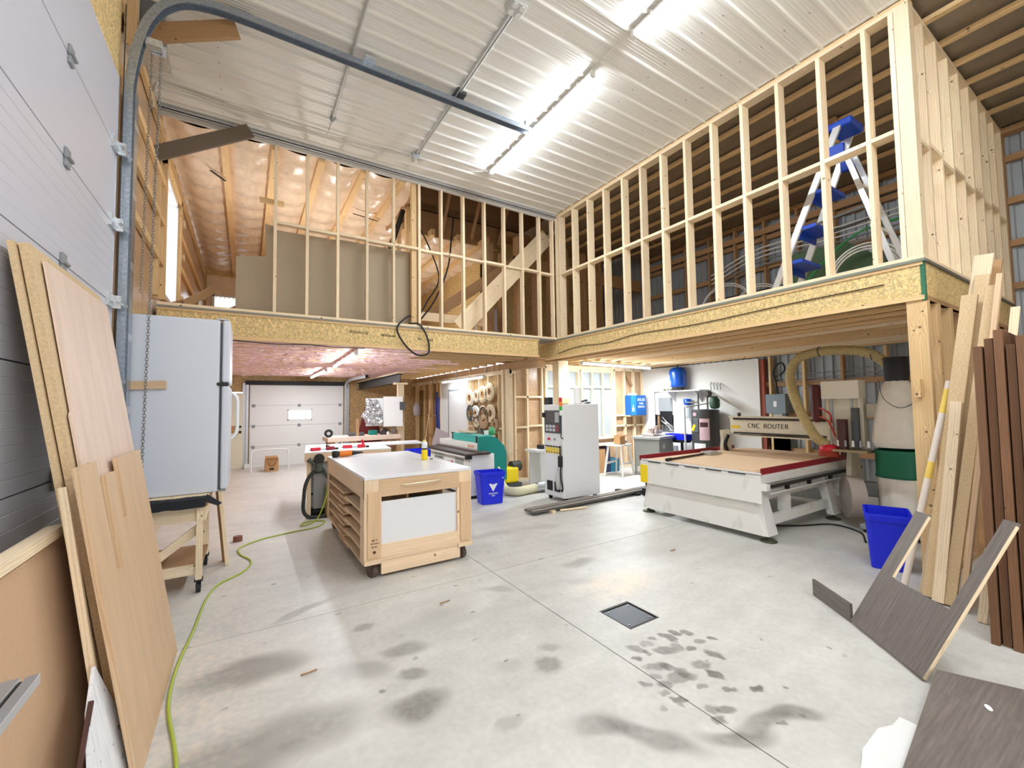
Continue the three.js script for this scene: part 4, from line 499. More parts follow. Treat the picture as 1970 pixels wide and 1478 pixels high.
// ================= WORKSHOP UNDER THE REAR LOFT =================
{ const t = thing('outfeed_bench', 'white topped saw bench with thick wooden apron behind the assembly bench', 'workbench', 1.45, 0, -7.65, -.12);
  P('top', RB(-.62, .62, .925, .945, -.55, .8, .004), LAMINATE, t); P('apron', B(-.6, .6, .80, .925, .76, .80, 0), BIRCH[0], t); P('apron', B(-.62, -.58, .80, .925, -.5, .78, 2), BIRCH[1], t); P('apron', B(.58, .62, .80, .925, -.5, .78, 2), BIRCH[0], t);
  P('cabinet', RB(-.42, .42, .1, .80, -.4, .6, .01), PAINTWHITE, t); P('saw_base', RB(-.50, -.2, .1, .8, .05, .75, .01), GREY, t); P('plinth', B(-.45, .5, 0, .12, -.4, .55), BIRCH[1], t);
  for (const [x, z] of [[-.56, .7], [.56, .7], [.56, -.46]]) P('leg', B(x - .03, x + .03, 0, .80, z - .03, z + .03, 1), SPF[2], t); P('fence_rail', B(.0, 1.25, .90, .93, -.62, -.56), GREY, t); P('extension_top', B(.6, 1.3, .93, .95, -.5, .1), LAMINATE, t); P('extension_leg', B(1.2, 1.26, 0, .93, -.2, -.14), OLD[1], t);
  const bl = thing('dust_gate', 'black dust gate fitting on the saw bench apron', 'fitting', .93, .74, -6.95); P('flange', T(cyl(.07, .07, 0, .04, 18), 0, .11, .06, 0, Math.PI / 2), BLACK, bl); P('tee', [T(cyl(.05, .05, -.1, .08, 16), 0, .02, .05), T(cyl(.035, .035, 0, .12, 14), -.05, .03, .05, 0, 0, .9)], mat(0x4b4f4a, .6), bl); 
  for (const [x, z, r, l] of [[1.02, -7.12, .1, 'dark red bar clamp lying on the white saw bench'], [1.5, -7.2, -.2, 'bright red clamp lying beside another on the saw bench']]) { const c = thing('bar_clamp', l, 'clamp', x, .945, z, r); P('bar', RB(-.2, .2, .01, .02, -.012, .012, .003), DARKSTEEL, c); P('jaw', RB(-.18, -.04, 0, .05, -.025, .03, .01), RED, c); P('jaw', RB(.04, .16, .0, .055, -.03, .035, .01), r < 0 ? RED : REDPAINT, c); P('handle', T(cyl(.018, .02, 0, .11, 10), .14, .02, 0, 0, 0, r < 0 ? .3 : 1.1), r < 0 ? RED : BLACK, c); P('pad', RB(.17, .22, 0, .03, -.02, .02, .006), BLACK, c); } }
{ const t = thing('shop_vacuum', 'grey upright shop vacuum with black curved hose', 'vacuum', .93, 0, -7.12); P('tank', lathe([[0, .1], [.12, .1], [.13, .14], [.12, .42], [.1, .55], [0, .58]], 22), mat(0xa6a8aa, .35, .2), t); P('motor_head', RB(-.11, .11, .55, .78, -.12, .12, .03), GREY, t); P('band', T(cyl(.126, .126, .3, .33, 22, true), 0, 0, 0), BLACK, t); P('foot', lathe([[0, 0], [.13, 0], [.14, .1], [0, .11]], 18), BLACK, t);
  P('hose', tube([V(.06, .66, .18), V(-.08, .64, .2), V(-.17, .5, .22), V(-.2, .3, .24), V(-.2, .1, .26), V(-.14, .03, .3), V(.1, .028, .36), V(.32, .03, .4)], .026, 80, 10), mat(0x2e3230, .6), t); P('hose', tube([V(.04, .72, .12), V(.1, .6, .24), V(.18, .46, .3), V(.25, .36, .34)], .024, 30, 10), mat(0x34402f, .6), t);
  const g = thing('green_tool_case', 'small green and black tool half hidden behind the bench shelves', 'tool', 1.12, 0, -6.9); P('body', RB(-.1, .1, .28, .44, -.06, .06, .02), mat(0x66803a, .5), g); P('base', RB(-.1, .1, 0, .28, -.06, .06, .01), mat(0x8a7d3c, .6), g); }
one('blue_tray', 'low blue plastic tray seen past the assembly bench top', 'tray', [B(2.22, 2.56, .77, .78, -6.9, -6.6), B(2.22, 2.23, .78, .9, -6.9, -6.6), B(2.55, 2.56, .78, .9, -6.9, -6.6), B(2.22, 2.56, .78, .9, -6.9, -6.89), B(2.22, 2.56, .78, .9, -6.61, -6.6)], BLUEPLASTIC);
{ const s = thing('tray_stand', 'dark small stand carrying the blue tray', 'stand', 2.39, 0, -6.75); P('post', B(-.1, .1, 0, .74, -.1, .1), OLD[0], s); P('board', B(-.18, .18, .74, .768, -.16, .16), OLD[1], s); }
{ const t = thing('rear_bench', 'long pale workbench near the timber post with clutter on top', 'workbench', 2.35, 0, -9.55); P('top', RB(-.95, .53, .90, .99, -.35, .35, .006, 0), PALEPLY[1], t); for (const [x, z] of [[-.85, .28], [.5, .28], [-.85, -.28], [.5, -.28]]) P('leg', B(x - .04, x + .04, 0, .90, z - .04, z + .04, 1), OLD[1], t); P('lower_shelf', B(-.85, .55, .3, .33, -.3, .3), OLD[0], t);
  for (const [n, l, x, z, m, g] of [['grey_tool_box', 'grey tool lying on the rear bench', -.35, .1, DARKGREY, RB(-.16, .16, 0, .07, -.07, .07, .02)], ['teal_box', 'small teal box on the rear bench', .02, 0, TEAL, RB(-.09, .09, 0, .1, -.06, .06, .01)], ['dark_helmet', 'dark rounded helmet on the rear bench', .26, .05, mat(0x3a2a2c, .5), lathe([[.1, 0], [.11, .05], [.08, .12], [0, .15]], 18)], ['white_bottle', 'small white bottle on the rear bench', .28, .25, WHITE, lathe([[0, 0], [.03, 0], [.03, .05], [.012, .07], [0, .075]], 12)], ['tape_dispenser', 'black roll of tape on the rear bench end', -.92, .25, RUBBER, T(new THREE.TorusGeometry(.06, .025, 8, 18).toNonIndexed(), 0, .085, 0)], ['grey_lump_bag', 'grey crumpled bag on the rear bench', .48, 0, mat(0x9a8f8a, .9), T(new THREE.IcosahedronGeometry(.07, 2), 0, .06, 0)]]) { const q = one(n, l, n.split('_').pop(), T(g, 2.35 + x, .991, -9.55 + z), m); }
  one('upright_batten', 'short brown batten standing on the rear bench', 'batten', B(1.98, 2.04, .991, 1.35, -9.42, -9.38, 1), OLD[0]); }
{ const t = thing('air_cleaner', 'white box shaped air cleaner hung in front of the timber post', 'air cleaner', 2.6, 1.17, -9.3, -.25); t.scale.setScalar(.86); P('case', RB(-.08, .40, 0, .76, -.12, .02, .008), WHITE, t); P('side_panel', RB(-.5, -.085, .02, .72, -.12, -.06, .006), mat(0xdfe2e4, .4), t); P('switch_box', RB(.32, .46, .42, .62, .02, .08, .006), DARKGREY, t); P('hanger', B(.42, .46, .1, .8, -.1, -.06), OLD[0], t);
  let i = 0; for (const [x, y, r] of [[-.42, .6, .09], [-.28, .62, .07], [-.40, .44, .1], [-.26, .46, .1], [-.48, .3, .11], [-.34, .32, .1], [-.2, .34, .1], [-.42, .18, .1], [-.28, .16, .12], [-.16, .12, .1]]) { const g = new THREE.IcosahedronGeometry(r, 3), p = g.attributes.position; for (let q = 0; q < p.count; q++) { const v = V(p.getX(q), p.getY(q), p.getZ(q)); const k = 1 + .55 * N(v.x * 18 + i * 5, v.y * 18, v.z * 18); p.setXYZ(q, v.x * k, v.y * k, v.z * k * .7); } g.computeVertexNormals(); g.translate(x, y, -.02); P('foil_lump', g, SILVERFOIL, t); i++; } }
one('red_sack', 'tall dark red sack standing behind the rear bench', 'sack', T(lathe([[0, 0], [.3, .02], [.36, .4], [.3, .9], [.18, 1.4], [.1, 1.7], [0, 1.72]], 18), 3.1, .0, -12.9), mat(0x5a1210, .9));
{ const t = thing('carton_box', 'small cardboard carton with a cut handle by the roll door', 'carton', .58, 0, -12.6); P('box', RB(-.15, .15, 0, .3, -.14, .14, .004), CARDBOARD, t); for (const s of [-1, 1]) P('flap', T(B(-.14, .14, 0, .006, 0, .12), 0, .3, s * .14, s > 0 ? 0 : Math.PI, -.5), CARDBOARD, t); P('hand_hole', B(-.05, .05, .04, .09, .141, .143), BLACK, t); P('print', T(new THREE.TorusGeometry(.08, .008, 4, 16, Math.PI).toNonIndexed(), 0, .22, .142, 0, 0, Math.PI), mat(0x6a4a30, .9), t);
  const f = thing('tubular_rack', 'white bent tube rack standing around the small carton', 'rack', .55, 0, -12.75); P('tube', tube([V(-.42, 0, .15), V(-.42, .4, .1), V(-.40, .5, .08), V(-.3, .53, .06), V(.3, .53, .06), V(.4, .5, .08), V(.42, .4, .1), V(.42, 0, .15)], .018, 60, 8), WHITE, f); }
one('leaning_pole', 'thin brown broom pole leaning in the partition studs', 'pole', rod(V(4.25, .0, -11.6), V(4.6, 2.1, -11.7), .014), GOLD[1]);
for (const [z, y, l] of [[-11.35, 1.1, 'blue hose hanging between the partition studs'], [-11.2, .95, 'second blue hose hanging beside the first on partition']]) one('blue_hose', l, 'hose', tube([V(4.6, y + .9, z), V(4.58, y + .4, z - .02), V(4.6, y, z), V(4.57, y - .5, z - .03)], .03, 30, 8), mat(0x2a3a8c, .6));
one('white_coat', 'pale cloth hanging in the dark partition doorway', 'cloth', T(lathe([[0, 0], [.1, .02], [.13, .25], [.06, .4], [0, .42]], 14), 4.56, 1.3, -12.9), mat(0xb9aeb0, .9));
one('scrap_board', 'pale grey board scrap tilted behind the edge bander', 'board', T(ext([[0, 0], [.5, 0], [.42, .5], [.16, .62]], .02), 3.45, .5, -9.0, -.5), mat(0xb5a9ac, .7)); { const s = thing('scrap_bin', 'dark low bin holding scrap boards behind the edge bander', 'bin', 3.65, 0, -9.1); P('shell', [B(-.3, .3, 0, .02, -.2, .2), B(-.3, -.28, .02, .5, -.2, .2), B(.28, .3, .02, .5, -.2, .2), B(-.28, .28, .02, .5, -.2, -.18), B(-.28, .28, .02, .5, .18, .2)], OLD[0], s); P('scrap', B(-.2, .1, .02, .6, -.05, -.03), GOLD[0], s); }

// ---- edge bander ----
{ const t = thing('edge_bander', 'white edge banding machine with teal hood and curved teal end', 'edge bander', 3.62, 0, -7.2, 0); t.scale.y = .87;
  // local: length along z; front (white doors) faces -x
  P('cabinet', RB(-.36, .12, .06, .86, -1.25, .62, .015), PAINTWHITE, t); P('plinth', B(-.34, .1, 0, .06, -1.2, .6), BLACK, t);
  P('worktable', RB(-.46, .0, .86, .90, -1.28, .70, .006), mat(0x3c302c, .5), t); P('front_rail', RB(-.44, -.36, .80, .86, -1.25, .6, .02), WHITE, t); P('rail_end', B(-.45, -.35, .79, .88, .6, .68), BLACK, t);
  P('feed_beam', RB(-.14, .06, .92, 1.06, -1.25, .56, .006), mat(0xe9e9e2, .4), t); P('feed_ruler', [B(-.143, -.14, .935, .94, -1.2, .5), ...Array.from({ length: 30 }, (_, i) => B(-.143, -.14, .94, i % 5 ? .95 : .96, -1.2 + i * .057, -1.196 + i * .057))], DARKGREY, t); P('feed_track', B(-.2, -.06, .90, .925, -1.3, .75), mat(0x6a5a55, .5), t);
  P('hood', RB(-.06, .16, 1.06, 1.22, -.75, .5, .02), TEALLIGHT, t); P('hood_latch', B(-.075, -.06, 1.05, 1.2, .28, .32), BLACK, t);
  const e = ext([[-.22, .3], [.34, .3], [.34, .85], [.29, 1.0], [.12, 1.18], [-.08, 1.21], [-.22, 1.2]], .05, .004); e.rotateY(0); P('end_plate', T(e, .06, 0, .52), TEAL, t); P('end_body', B(.0, .36, .3, 1.0, .1, .52), TEAL, t);
  P('leaf_plate', B(-.366, -.36, .52, .76, .02, .36), mat(0x9fa5a0, .4), t); P('control_panel', B(-.366, -.36, .6, .78, -.98, -.5), mat(0xb7bcbc, .4), t); for (const z of [-.88, -.76, -.66, -.58]) P('switch', T(cyl(.018, .018, 0, .012, 10), -.366, .69, z, 0, 0, Math.PI / 2), BLACK, t);
  P('name_badge', [B(-.364, -.36, .6, .68, -.32, -.06)], mat(0xd8d8da, .4), t); P('badge_mark', B(-.367, -.364, .61, .67, -.16, -.08), RED, t); { const g = text('MASTER', .05); P('lettering', T(g, -.1405, .99, .22, -Math.PI / 2), ORANGE, t); }
  for (const z of [-.9, -.8]) P('adjuster', [T(cyl(.012, .012, 0, .14, 8), .0, 1.06, z), T(cyl(.03, .03, .14, .16, 10), .0, 1.06, z)], BLACK, t); P('tape_guide', [B(-.02, .1, 1.25, 1.28, -.6, .0), T(cyl(.02, .02, 0, .06, 10), .04, 1.22, -.3)], mat(0xcdbf9e, .6), t); P('green_roll', T(lathe([[0, 0], [.06, 0], [.06, .1], [.03, .16], [0, .17]], 14), .2, 1.22, .4), mat(0x3b9a62, .5), t); P('white_cup', T(cyl(.05, .06, 0, .09, 14), .14, 1.22, .32), WHITE, t);
  const y = thing('yellow_motor', 'yellow compressor housing on the floor behind the edge bander', 'compressor', 4.3, 0, -7.0); P('body', RB(-.16, .16, .12, .42, -.12, .12, .05), YELLOW, y); P('motor', T(cyl(.1, .1, -.1, .1, 16), .14, .42, 0, 0, 0, Math.PI / 2), mat(0x3a3a30, .6), y); P('base', B(-.18, .2, 0, .12, -.14, .14), DARKGREY, y); }
// tape rolls on the board
{ const x = 4.6; const rolls = [[-9.22, 1.78, .21, 0], [-8.86, 1.82, .15, 0], [-8.55, 1.85, .2, 1], [-8.22, 1.9, .2, 1], [-9.2, 1.42, .19, 4], [-8.92, 1.40, .2, 2], [-8.88, 1.24, .16, 1], [-8.52, 1.32, .25, 3], [-8.56, 1.44, .16, 1], [-8.2, 1.42, .2, 1], [-8.02, 1.18, .14, 3], [-9.1, .96, .15, 3], [-8.75, .9, .17, 4], [-8.5, .88, .17, 5], [-8.2, .85, .2, 1], [-9.32, .92, .1, 3]];
  const cols = [mat(0xe6dcc8, .7), mat(0xd8c6a4, .7), mat(0xf1f1ee, .6), mat(0xa88a6a, .7), mat(0x3f4548, .7), mat(0x262c40, .7)], names = ['cream', 'tan', 'white', 'brown', 'charcoal', 'navy'];
  rolls.forEach(([z, y, r, c], i) => { const t = thing('edge_tape_roll', `${names[c]} coil of edge banding tape hung on the partition`, 'tape roll', x, y - r, z, 0, names[c] + ' tape coils'); const g = lathe([[r * .42, -.018], [r, -.018], [r, .018], [r * .42, .018], [r * .42, -.018]], 26); P('coil', T(g, -.02, r, 0, 0, 0, Math.PI / 2), cols[c], t); P('core', T(lathe([[r * .36, -.02], [r * .42, -.02], [r * .42, .02], [r * .36, .02], [r * .36, -.02]], 20), -.02, r, 0, 0, 0, Math.PI / 2), i % 3 ? CARDBOARD : OLD[1], t); for (let k = 1; k < 3; k++) P('winding', T(new THREE.TorusGeometry(r * (.42 + .2 * k), .003, 4, 26).toNonIndexed(), -.04, r, 0, Math.PI / 2), mat(0xb9a585, .7), t); P('peg', rod(V(.05, r, 0), V(-.06, r + .01, 0), .01), OLD[1], t); }); }
// blue bins
function bin(label, x, z, turn, w, d, h, mark) { const t = thing('blue_recycling_bin', label, 'bin', x, 0, z, turn, 'blue recycling bins'); const k = .82, pos = []; 
  const ring = (y, s, o = 0) => { const a = w / 2 * s + o, b = d / 2 * s + o, c = .035, out = []; for (const [sx, sz, a0] of [[1, 1, 0], [-1, 1, 90], [-1, -1, 180], [1, -1, 270]]) for (let i = 0; i <= 4; i++) { const q = (a0 + i * 22.5) * Math.PI / 180; out.push(V(sx * (a - c) + c * Math.cos(q), y, sz * (b - c) + c * Math.sin(q))); } return out; };
  const quad = (R) => { for (let j = 0; j < R.length - 1; j++) for (let i = 0; i < R[j].length; i++) { const n = (i + 1) % R[j].length; for (const v of [R[j][i], R[j + 1][n], R[j][n], R[j][i], R[j + 1][i], R[j + 1][n]]) pos.push(v.x, v.y, v.z); } };
  quad([ring(.003, k * .2), ring(.003, k), ring(h * .86, .975), ring(h * .87, 1, .004), ring(h * .97, 1, .008), ring(h, 1, .006), ring(h, 1, -.008), ring(.02, k, -.006), ring(.02, .02)]);
  const g = new THREE.BufferGeometry(); g.setAttribute('position', new THREE.Float32BufferAttribute(pos, 3)); g.computeVertexNormals(); P('body', uvm(g, 1), BLUEPLASTIC, t); P('handle_grip', RB(-.06, .06, h * .88, h * .93, d / 2 + .004, d / 2 + .016, .004), BLUEPLASTIC, t);
  if (mark) { const q = Math.atan2((1 - k) * d / 2, h), PW = mat(0xe8ecf2, .5), tri = ext([[-.075, .065], [-.035, .065], [-.014, .04], [0, .065], [.014, .04], [.035, .065], [.075, .065], [0, -.065]], .002); const place = (gg, y, dx = 0) => T(T(gg, dx, 0, 0, 0, q * .9), 0, y, d / 2 * (k + (1 - k) * y / h) + .004); P('emblem', place(tri, h * .52), PW, t); P('lettering', place(text('CANADIAN', .022), h * .34), PW, t); P('lettering', place(text('TIRE', .022), h * .27), PW, t); P('recycling_mark', place(T(new THREE.TorusGeometry(.014, .005, 4, 3).toNonIndexed(), 0, 0, 0), h * .80, w * .38), PW, t); }
  return t; }
bin('blue recycling bin with white triangle emblem beside the edge bander', 3.43, -6.2, -.14, .44, .33, .52, true);
bin('empty blue recycling bin at the foot of the dust collector', 5.30, -1.62, .35, .44, .34, .52, false);
// ================= SIDE BAY =================
// ---- control cabinet ----
{ const t = thing('control_cabinet', 'tall white control cabinet with screen and signal tower', 'cabinet', 4.77, 0, -5.69);
  P('case', RB(-.39, .38, .07, 1.60, -.27, .27, .01), mat(0xe3e4e6, .35), t); P('front_door', RB(-.40, -.385, .09, 1.58, -.255, .255, .004), mat(0xeceded, .35), t);
  const sc = P('operator_panel', RB(-.412, -.398, 1.12, 1.50, -.22, .2, .012), DARKGREY, t); P('screen', B(-.415, -.411, 1.30, 1.47, -.18, .05), mat(0x5a5458, .25), sc); P('key_block', B(-.415, -.411, 1.30, 1.47, .07, .18), mat(0xaeb2b4, .5), sc); for (let r = 0; r < 2; r++) for (let c = 0; c < 4; c++) P('key', B(-.416, -.411, 1.15 + r * .06, 1.195 + r * .06, -.18 + c * .092, -.11 + c * .092), c > 2 ? mat(0x9a3a48, .5) : mat(0xc3c2c8, .5), sc);
  P('knob', T(cyl(.02, .02, 0, .03, 14), -.40, 1.02, -.1, 0, 0, Math.PI / 2), RED, t); P('knob', T(cyl(.018, .018, 0, .02, 14), -.40, 1.02, .05, 0, 0, Math.PI / 2), GREY, t);
  for (let k = 0; k < 6; k++) { P('switch_label', B(-.403, -.40, .78, .88, -.2 + k * .068, -.15 + k * .068), YELLOW, t); P('toggle', T(cyl(.012, .012, 0, .03, 8), -.40, .90, -.175 + k * .068, 0, 0, Math.PI / 2), BLACK, t); P('toggle', T(cyl(.008, .008, 0, .012, 8), -.403, .80, -.175 + k * .068, 0, 0, Math.PI / 2), BLACK, t); }
  for (const z of [-.11, .09]) P('fan_vent', RB(-.408, -.398, .16, .32, z - .075, z + .075, .004), BLACK, t); P('cable_gland', T(cyl(.02, .02, 0, .02, 10), -.40, .2, .22, 0, 0, Math.PI / 2), BLACK, t);
  P('antenna_box', RB(-.39, -.3, 1.60, 1.72, -.25, -.12, .004), BLACK, t); P('usb_dongle', RB(-.45, -.41, 1.38, 1.46, -.24, -.2, .006), BLACK, t);
  const tw = P('signal_tower', T(cyl(.024, .024, 1.42, 1.50, 14), -.42, 0, .24), WHITE, t); P('tower_lens', T(cyl(.025, .025, 1.50, 1.565, 14), -.42, 0, .24), mat(0x1fae3c, .3), tw); P('tower_lens', T(cyl(.025, .025, 1.567, 1.635, 14), -.42, 0, .24), mat(0xf07a1c, .3), tw); P('tower_lens', T(cyl(.025, .025, 1.637, 1.71, 14), -.42, 0, .24), mat(0xc61f2a, .3), tw); P('tower_stem', [rod(V(-.42, 1.42, .24), V(-.42, 1.12, .24), .009), tube([V(-.42, 1.12, .24), V(-.43, 1.06, .25), V(-.40, 1.04, .27)], .008, 12, 6)], BLACK, tw);
  const h = P('hand_pendant', RB(-.45, -.405, .58, .76, .17, .25, .012), BLACK, t); const coil = []; for (let i = 0; i <= 90; i++) coil.push(V(-.42 + .012 * Math.cos(i), .76 + i * .0018, .21 + .012 * Math.sin(i))); P('coil_cord', tube(coil, .004, 180, 5), BLACK, h); P('cord', tube([V(-.42, .58, .21), V(-.42, .4, .215), V(-.41, .25, .24), V(-.40, .19, .22)], .012, 24, 8), BLACK, h);
  P('duster', lathe([[0, .2], [.03, .22], [.045, .35], [.03, .48], [.008, .5], [.006, .58], [0, .58]], 12).translate(-.43, 0, .15), mat(0xbcbcb8, 1), t);
  for (const [x, z] of [[-.32, -.2], [-.32, .2], [.32, -.2], [.32, .2]]) P('caster', [T(cyl(.035, .035, -.015, .015, 14), x, .036, z, 0, Math.PI / 2), B(x - .03, x + .03, .055, .075, z - .03, z + .03)], BLACK, t);
  const r = thing('paper_towel_roll', 'white roll of paper towel on top of the control cabinet', 'paper roll', 4.86, 1.601, -5.62); P('roll', lathe([[.02, 0], [.062, 0], [.064, .01], [.064, .27], [.06, .275], [.02, .275], [.02, 0]], 22), PAPER, r); P('loose_sheet', (() => { const g = new THREE.PlaneGeometry(.22, .12, 12, 4), p = g.attributes.position; for (let i = 0; i < p.count; i++) p.setZ(i, .012 * Math.sin(p.getX(i) * 30)); g.rotateX(-1.3); g.computeVertexNormals(); return T(g.toNonIndexed(), .1, .035, .03); })(), PAPER, r);
  const c = thing('cap_heap', 'dark cable clutter on top of the control cabinet', 'cable', 5.05, 1.601, -5.62); P('loops', [T(new THREE.TorusGeometry(.06, .018, 7, 18).toNonIndexed(), 0, .02, 0, 0, Math.PI / 2), T(new THREE.TorusGeometry(.05, .016, 7, 18).toNonIndexed(), -.05, .05, .01, .4, 1.3)], DARKGREY, c);
  const s = thing('small_side_table', 'narrow white table behind the control cabinet', 'table', 4.95, -.1, -6.9); P('top', B(-.2, .24, .78, .82, -.22, .22), WHITE, s); P('panel', B(-.12, .22, 0, .78, -.2, -.17), WHITE, s); P('panel', B(-.12, .22, 0, .78, .17, .2), WHITE, s); P('clutter', RB(.0, .16, .821, .9, -.1, .1, .02), BLACK, s); }
// flexible duct on the floor
{ const pts = [V(3.95, .09, -6.55), V(4.05, .085, -6.35), V(4.3, .085, -6.38), V(4.5, .09, -6.4)], c = new THREE.CatmullRomCurve3(pts); const t = thing('duct_elbow', 'pale flexible dust duct lying on the floor by the blue bin', 'duct', 0, 0, 0); t.position.set(3.95, 0, -6.4); const loc = pts.map((p) => p.clone().sub(V(3.95, 0, -6.4))); loc.unshift(V(-.1, .5, -.3), V(-.06, .25, -.25)); P('duct', tube(loc, .075, 60, 14), mat(0xcfc9a8, .8), t); P('foil_sleeve', T(lathe([[.08, -.14], [.095, -.1], [.085, -.06], [.1, -.02], [.088, .04], [.098, .09], [.08, .13]], 16), .68, .1, 0, 0, 0, Math.PI / 2), SILVERFOIL, t); }
// long steel rails on the floor and rotary unit
{ const t = thing('linear_rail', 'long flat steel linear rail lying on the floor before the cabinet', 'rail', 4.55, 0, -5.05, -.0); const a = V(-1.05, .05, -.12), b = V(1.75, .05, -.28); P('bed', bar(a, b, .22, .022), mat(0x6b6966, .4, .4), t); for (const o of [-.09, -.02, .08]) P('rail_strip', bar(a.clone().add(V(0, .022, o)), b.clone().add(V(0, .018, o)), .032, .014), mat(0xb4aca4, .35, .4), t); P('foot_tube', [rod(V(-.55, .018, -.02), V(-.1, .018, .06), .016), B(-.72, -.66, 0, .04, -.2, .02)], SPF[2], t); P('cross_foot', B(1.2, 1.3, 0, .036, -.62, -.1), DARKSTEEL, t);
  const r = thing('rotary_unit', 'dark rotary motor unit on the floor by the router bed', 'motor', 6.0, 0, -5.0, .2); P('motor', T(cyl(.09, .09, -.2, .12, 18), 0, .22, .0, 0, 0, Math.PI / 2), mat(0x3b2a24, .6), r); P('chuck', T(cyl(.07, .075, 0, .14, 18), -.12, .16, .16, 0, 0, Math.PI / 2), STEEL, r); P('chuck_ring', T(new THREE.TorusGeometry(.06, .012, 6, 18).toNonIndexed(), -.26, .16, .16, Math.PI / 2), GALV, r); P('bracket', [RB(-.12, .22, .0, .13, -.16, .2, .02), RB(-.2, .0, .05, .1, .05, .28, .01)], BLACK, r); }
// ---- router table ----
{ const t = thing('router_machine', 'white gantry router with brown bed and red edge stops', 'router', 6.25, 0, -3.48);
  const x0 = -1.30, x1 = 1.32, zN = .86, zF = -.87, W = PAINTWHITE;
  P('bed_frame', [B(x0 + .021, x1 - .021, .66, .719, zN - .06, zN - .001), B(x0 + .021, x1 - .021, .66, .719, zF + .001, zF + .06), B(x0, x0 + .02, .44, .719, zF, zN), B(x1 - .02, x1, .5, .719, zF, zN), B(x0, x1, .72, .758, zF, zN)], W, t);
  P('spoil_board', RB(x0 + .03, x1 - .03, .76, .785, zF + .08, zN - .08, .003), MDFBED, t); P('work_sheet', B(x0 + .06, .1, .785, .792, zF + .14, zN - .12), MDFBED, t);
  P('front_strip', B(x0 - .004, x0 + .03, .765, .785, zF + .02, zN), mat(0xd9d9d5, .5), t); { const s = []; for (let i = 0; i < 5; i++) s.push(B(x0 - .008, x0 - .003, .748, .762, zF + .15 + i * .3, zF + .36 + i * .3)); P('scuffed_edge', s, DARKGREY, t); }
  P('edge_stop', B(x0 + .02, x1 - .2, .765, .835, zN - .012, zN + .002), REDPAINT, t); P('edge_stop', B(x0 - .02, x1 - .2, .765, .835, zF + .0, zF + .012), REDPAINT, t);
  for (const z of [zN, zF]) { const s = z > 0 ? 1 : -1; P('guide_rail', B(x0 + .1, x1, .615, .645, z + s * .01, z + s * .06), DARKSTEEL, t); P('guide_rail_top', B(x0 + .08, x1, .645, .655, z + s * .02, z + s * .05), STEEL, t); P('rail_end_block', B(x0 + .0, x0 + .08, .59, .66, z, z + s * .06), W, t); P('lower_rail', B(x0 + .2, x1, .53, .55, z - s * .01, z + s * .02), W, t); for (const x of [-.75, -.2, .4, .95]) P('rail_bolt_block', B(x - .03, x + .03, .555, .60, z, z + s * .03), BLACK, t); }
  P('warning_plate', RB(x0 - .012, x0 - .0, .45, .70, zF - .0, zF + .13, .006), YELLOW, t);
  // splayed end frames and middle legs
  const leg = (x, w, front) => { const o = front ? 0 : .62; const out = [[zF + .18 - .15, .07], [zN - .18 + .17, .07], [zN - .12, .46], [zN - .12, .60], [zF + .12, .60], [zF + .12, .46]]; if (front) { const e = ext(out.map(([z, y]) => [-z, y]), .02, .002); e.rotateY(Math.PI / 2); return T(e, x, 0, 0); } return null; };
  P('front_apron', leg(x0 + .05, .02, true), W, t); P('rear_apron', leg(x1 - .08, .02, true), W, t);
  for (const x of [x0 + .07, -.02 + .45, x1 - .12]) for (const s of [-1, 1]) { const zt = s * .72, zb = s * .85, g = new THREE.BoxGeometry(.18, .54, .11), p = g.attributes.position; for (let i = 0; i < p.count; i++) { const k = (p.getY(i) + .27) / .54; p.setZ(i, p.getZ(i) * (.75 + .35 * k) + zb + (zt - zb) * k); p.setX(i, p.getX(i) * (.9 + .25 * (1 - k))); } g.translate(x + .09, .34, 0); g.computeVertexNormals(); P('leg', uvm(g, 1), W, t);
    const f = P('levelling_foot', T(lathe([[0, 0], [.085, 0], [.09, .012], [.05, .026], [.02, .03], [.016, .08], [0, .08]], 20), x + .06, 0, zb), mat(0x4a4d3a, .5, .4), t); }
  for (const s of [-1, 1]) { P('side_rail', B(x0 + .2, x1 - .1, .16, .27, s * .80 - .03, s * .80 + .03), W, t); for (const x of [-.62, .85]) P('side_post', B(x - .06, x + .06, .26, .52, s * .77 - .05, s * .77 + .05), W, t); P('side_web', B(x0 + .2, x1 - .1, .44, .54, s * .74 - .02, s * .74 + .02), W, t); }
  // gantry
  const gx = .62; for (const s of [-1, 1]) { const z = s < 0 ? -.78 : 1.02; P('gantry_leg', ext([[-.16, .56], [.2, .56], [.12, .95], [.1, 1.12], [-.1, 1.12], [-.08, .95]], .05, .004).translate(gx + .1, 0, z - .025), CREAM, t); }
  P('gantry_beam', RB(gx, gx + .2, 1.08, 1.34, -.62, 1.12, .01), mat(0xe8e4d2, .45), t); P('gantry_rail', B(gx - .03, gx, 1.305, 1.335, -.55, 1.1), DARKSTEEL, t); P('gantry_rail', B(gx - .03, gx, 1.08, 1.105, -.55, 1.1), DARKSTEEL, t); P('gantry_ledge', B(gx - .05, gx + .22, 1.34, 1.36, -.62, 1.12), CREAM, t); P('gantry_ledge', B(gx - .04, gx + .2, 1.04, 1.06, -.55, 1.1), CREAM, t);
  P('lettering', T(text('CNC  ROUTER', .072, font2, .002), gx - .003, 1.215, -.02, -Math.PI / 2), mat(0x1c1c1c, .6), t); P('beam_label', B(gx - .006, gx, 1.17, 1.21, -.6, -.46), YELLOW, t); P('lamp_stub', B(gx + .02, gx + .05, 1.36, 1.42, -.5, -.46), DARKSTEEL, t); P('end_guard', tube([V(gx, 1.05, -.66), V(gx - .06, .9, -.68), V(gx + .0, .72, -.66)], .03, 20, 8), BLACK, t);
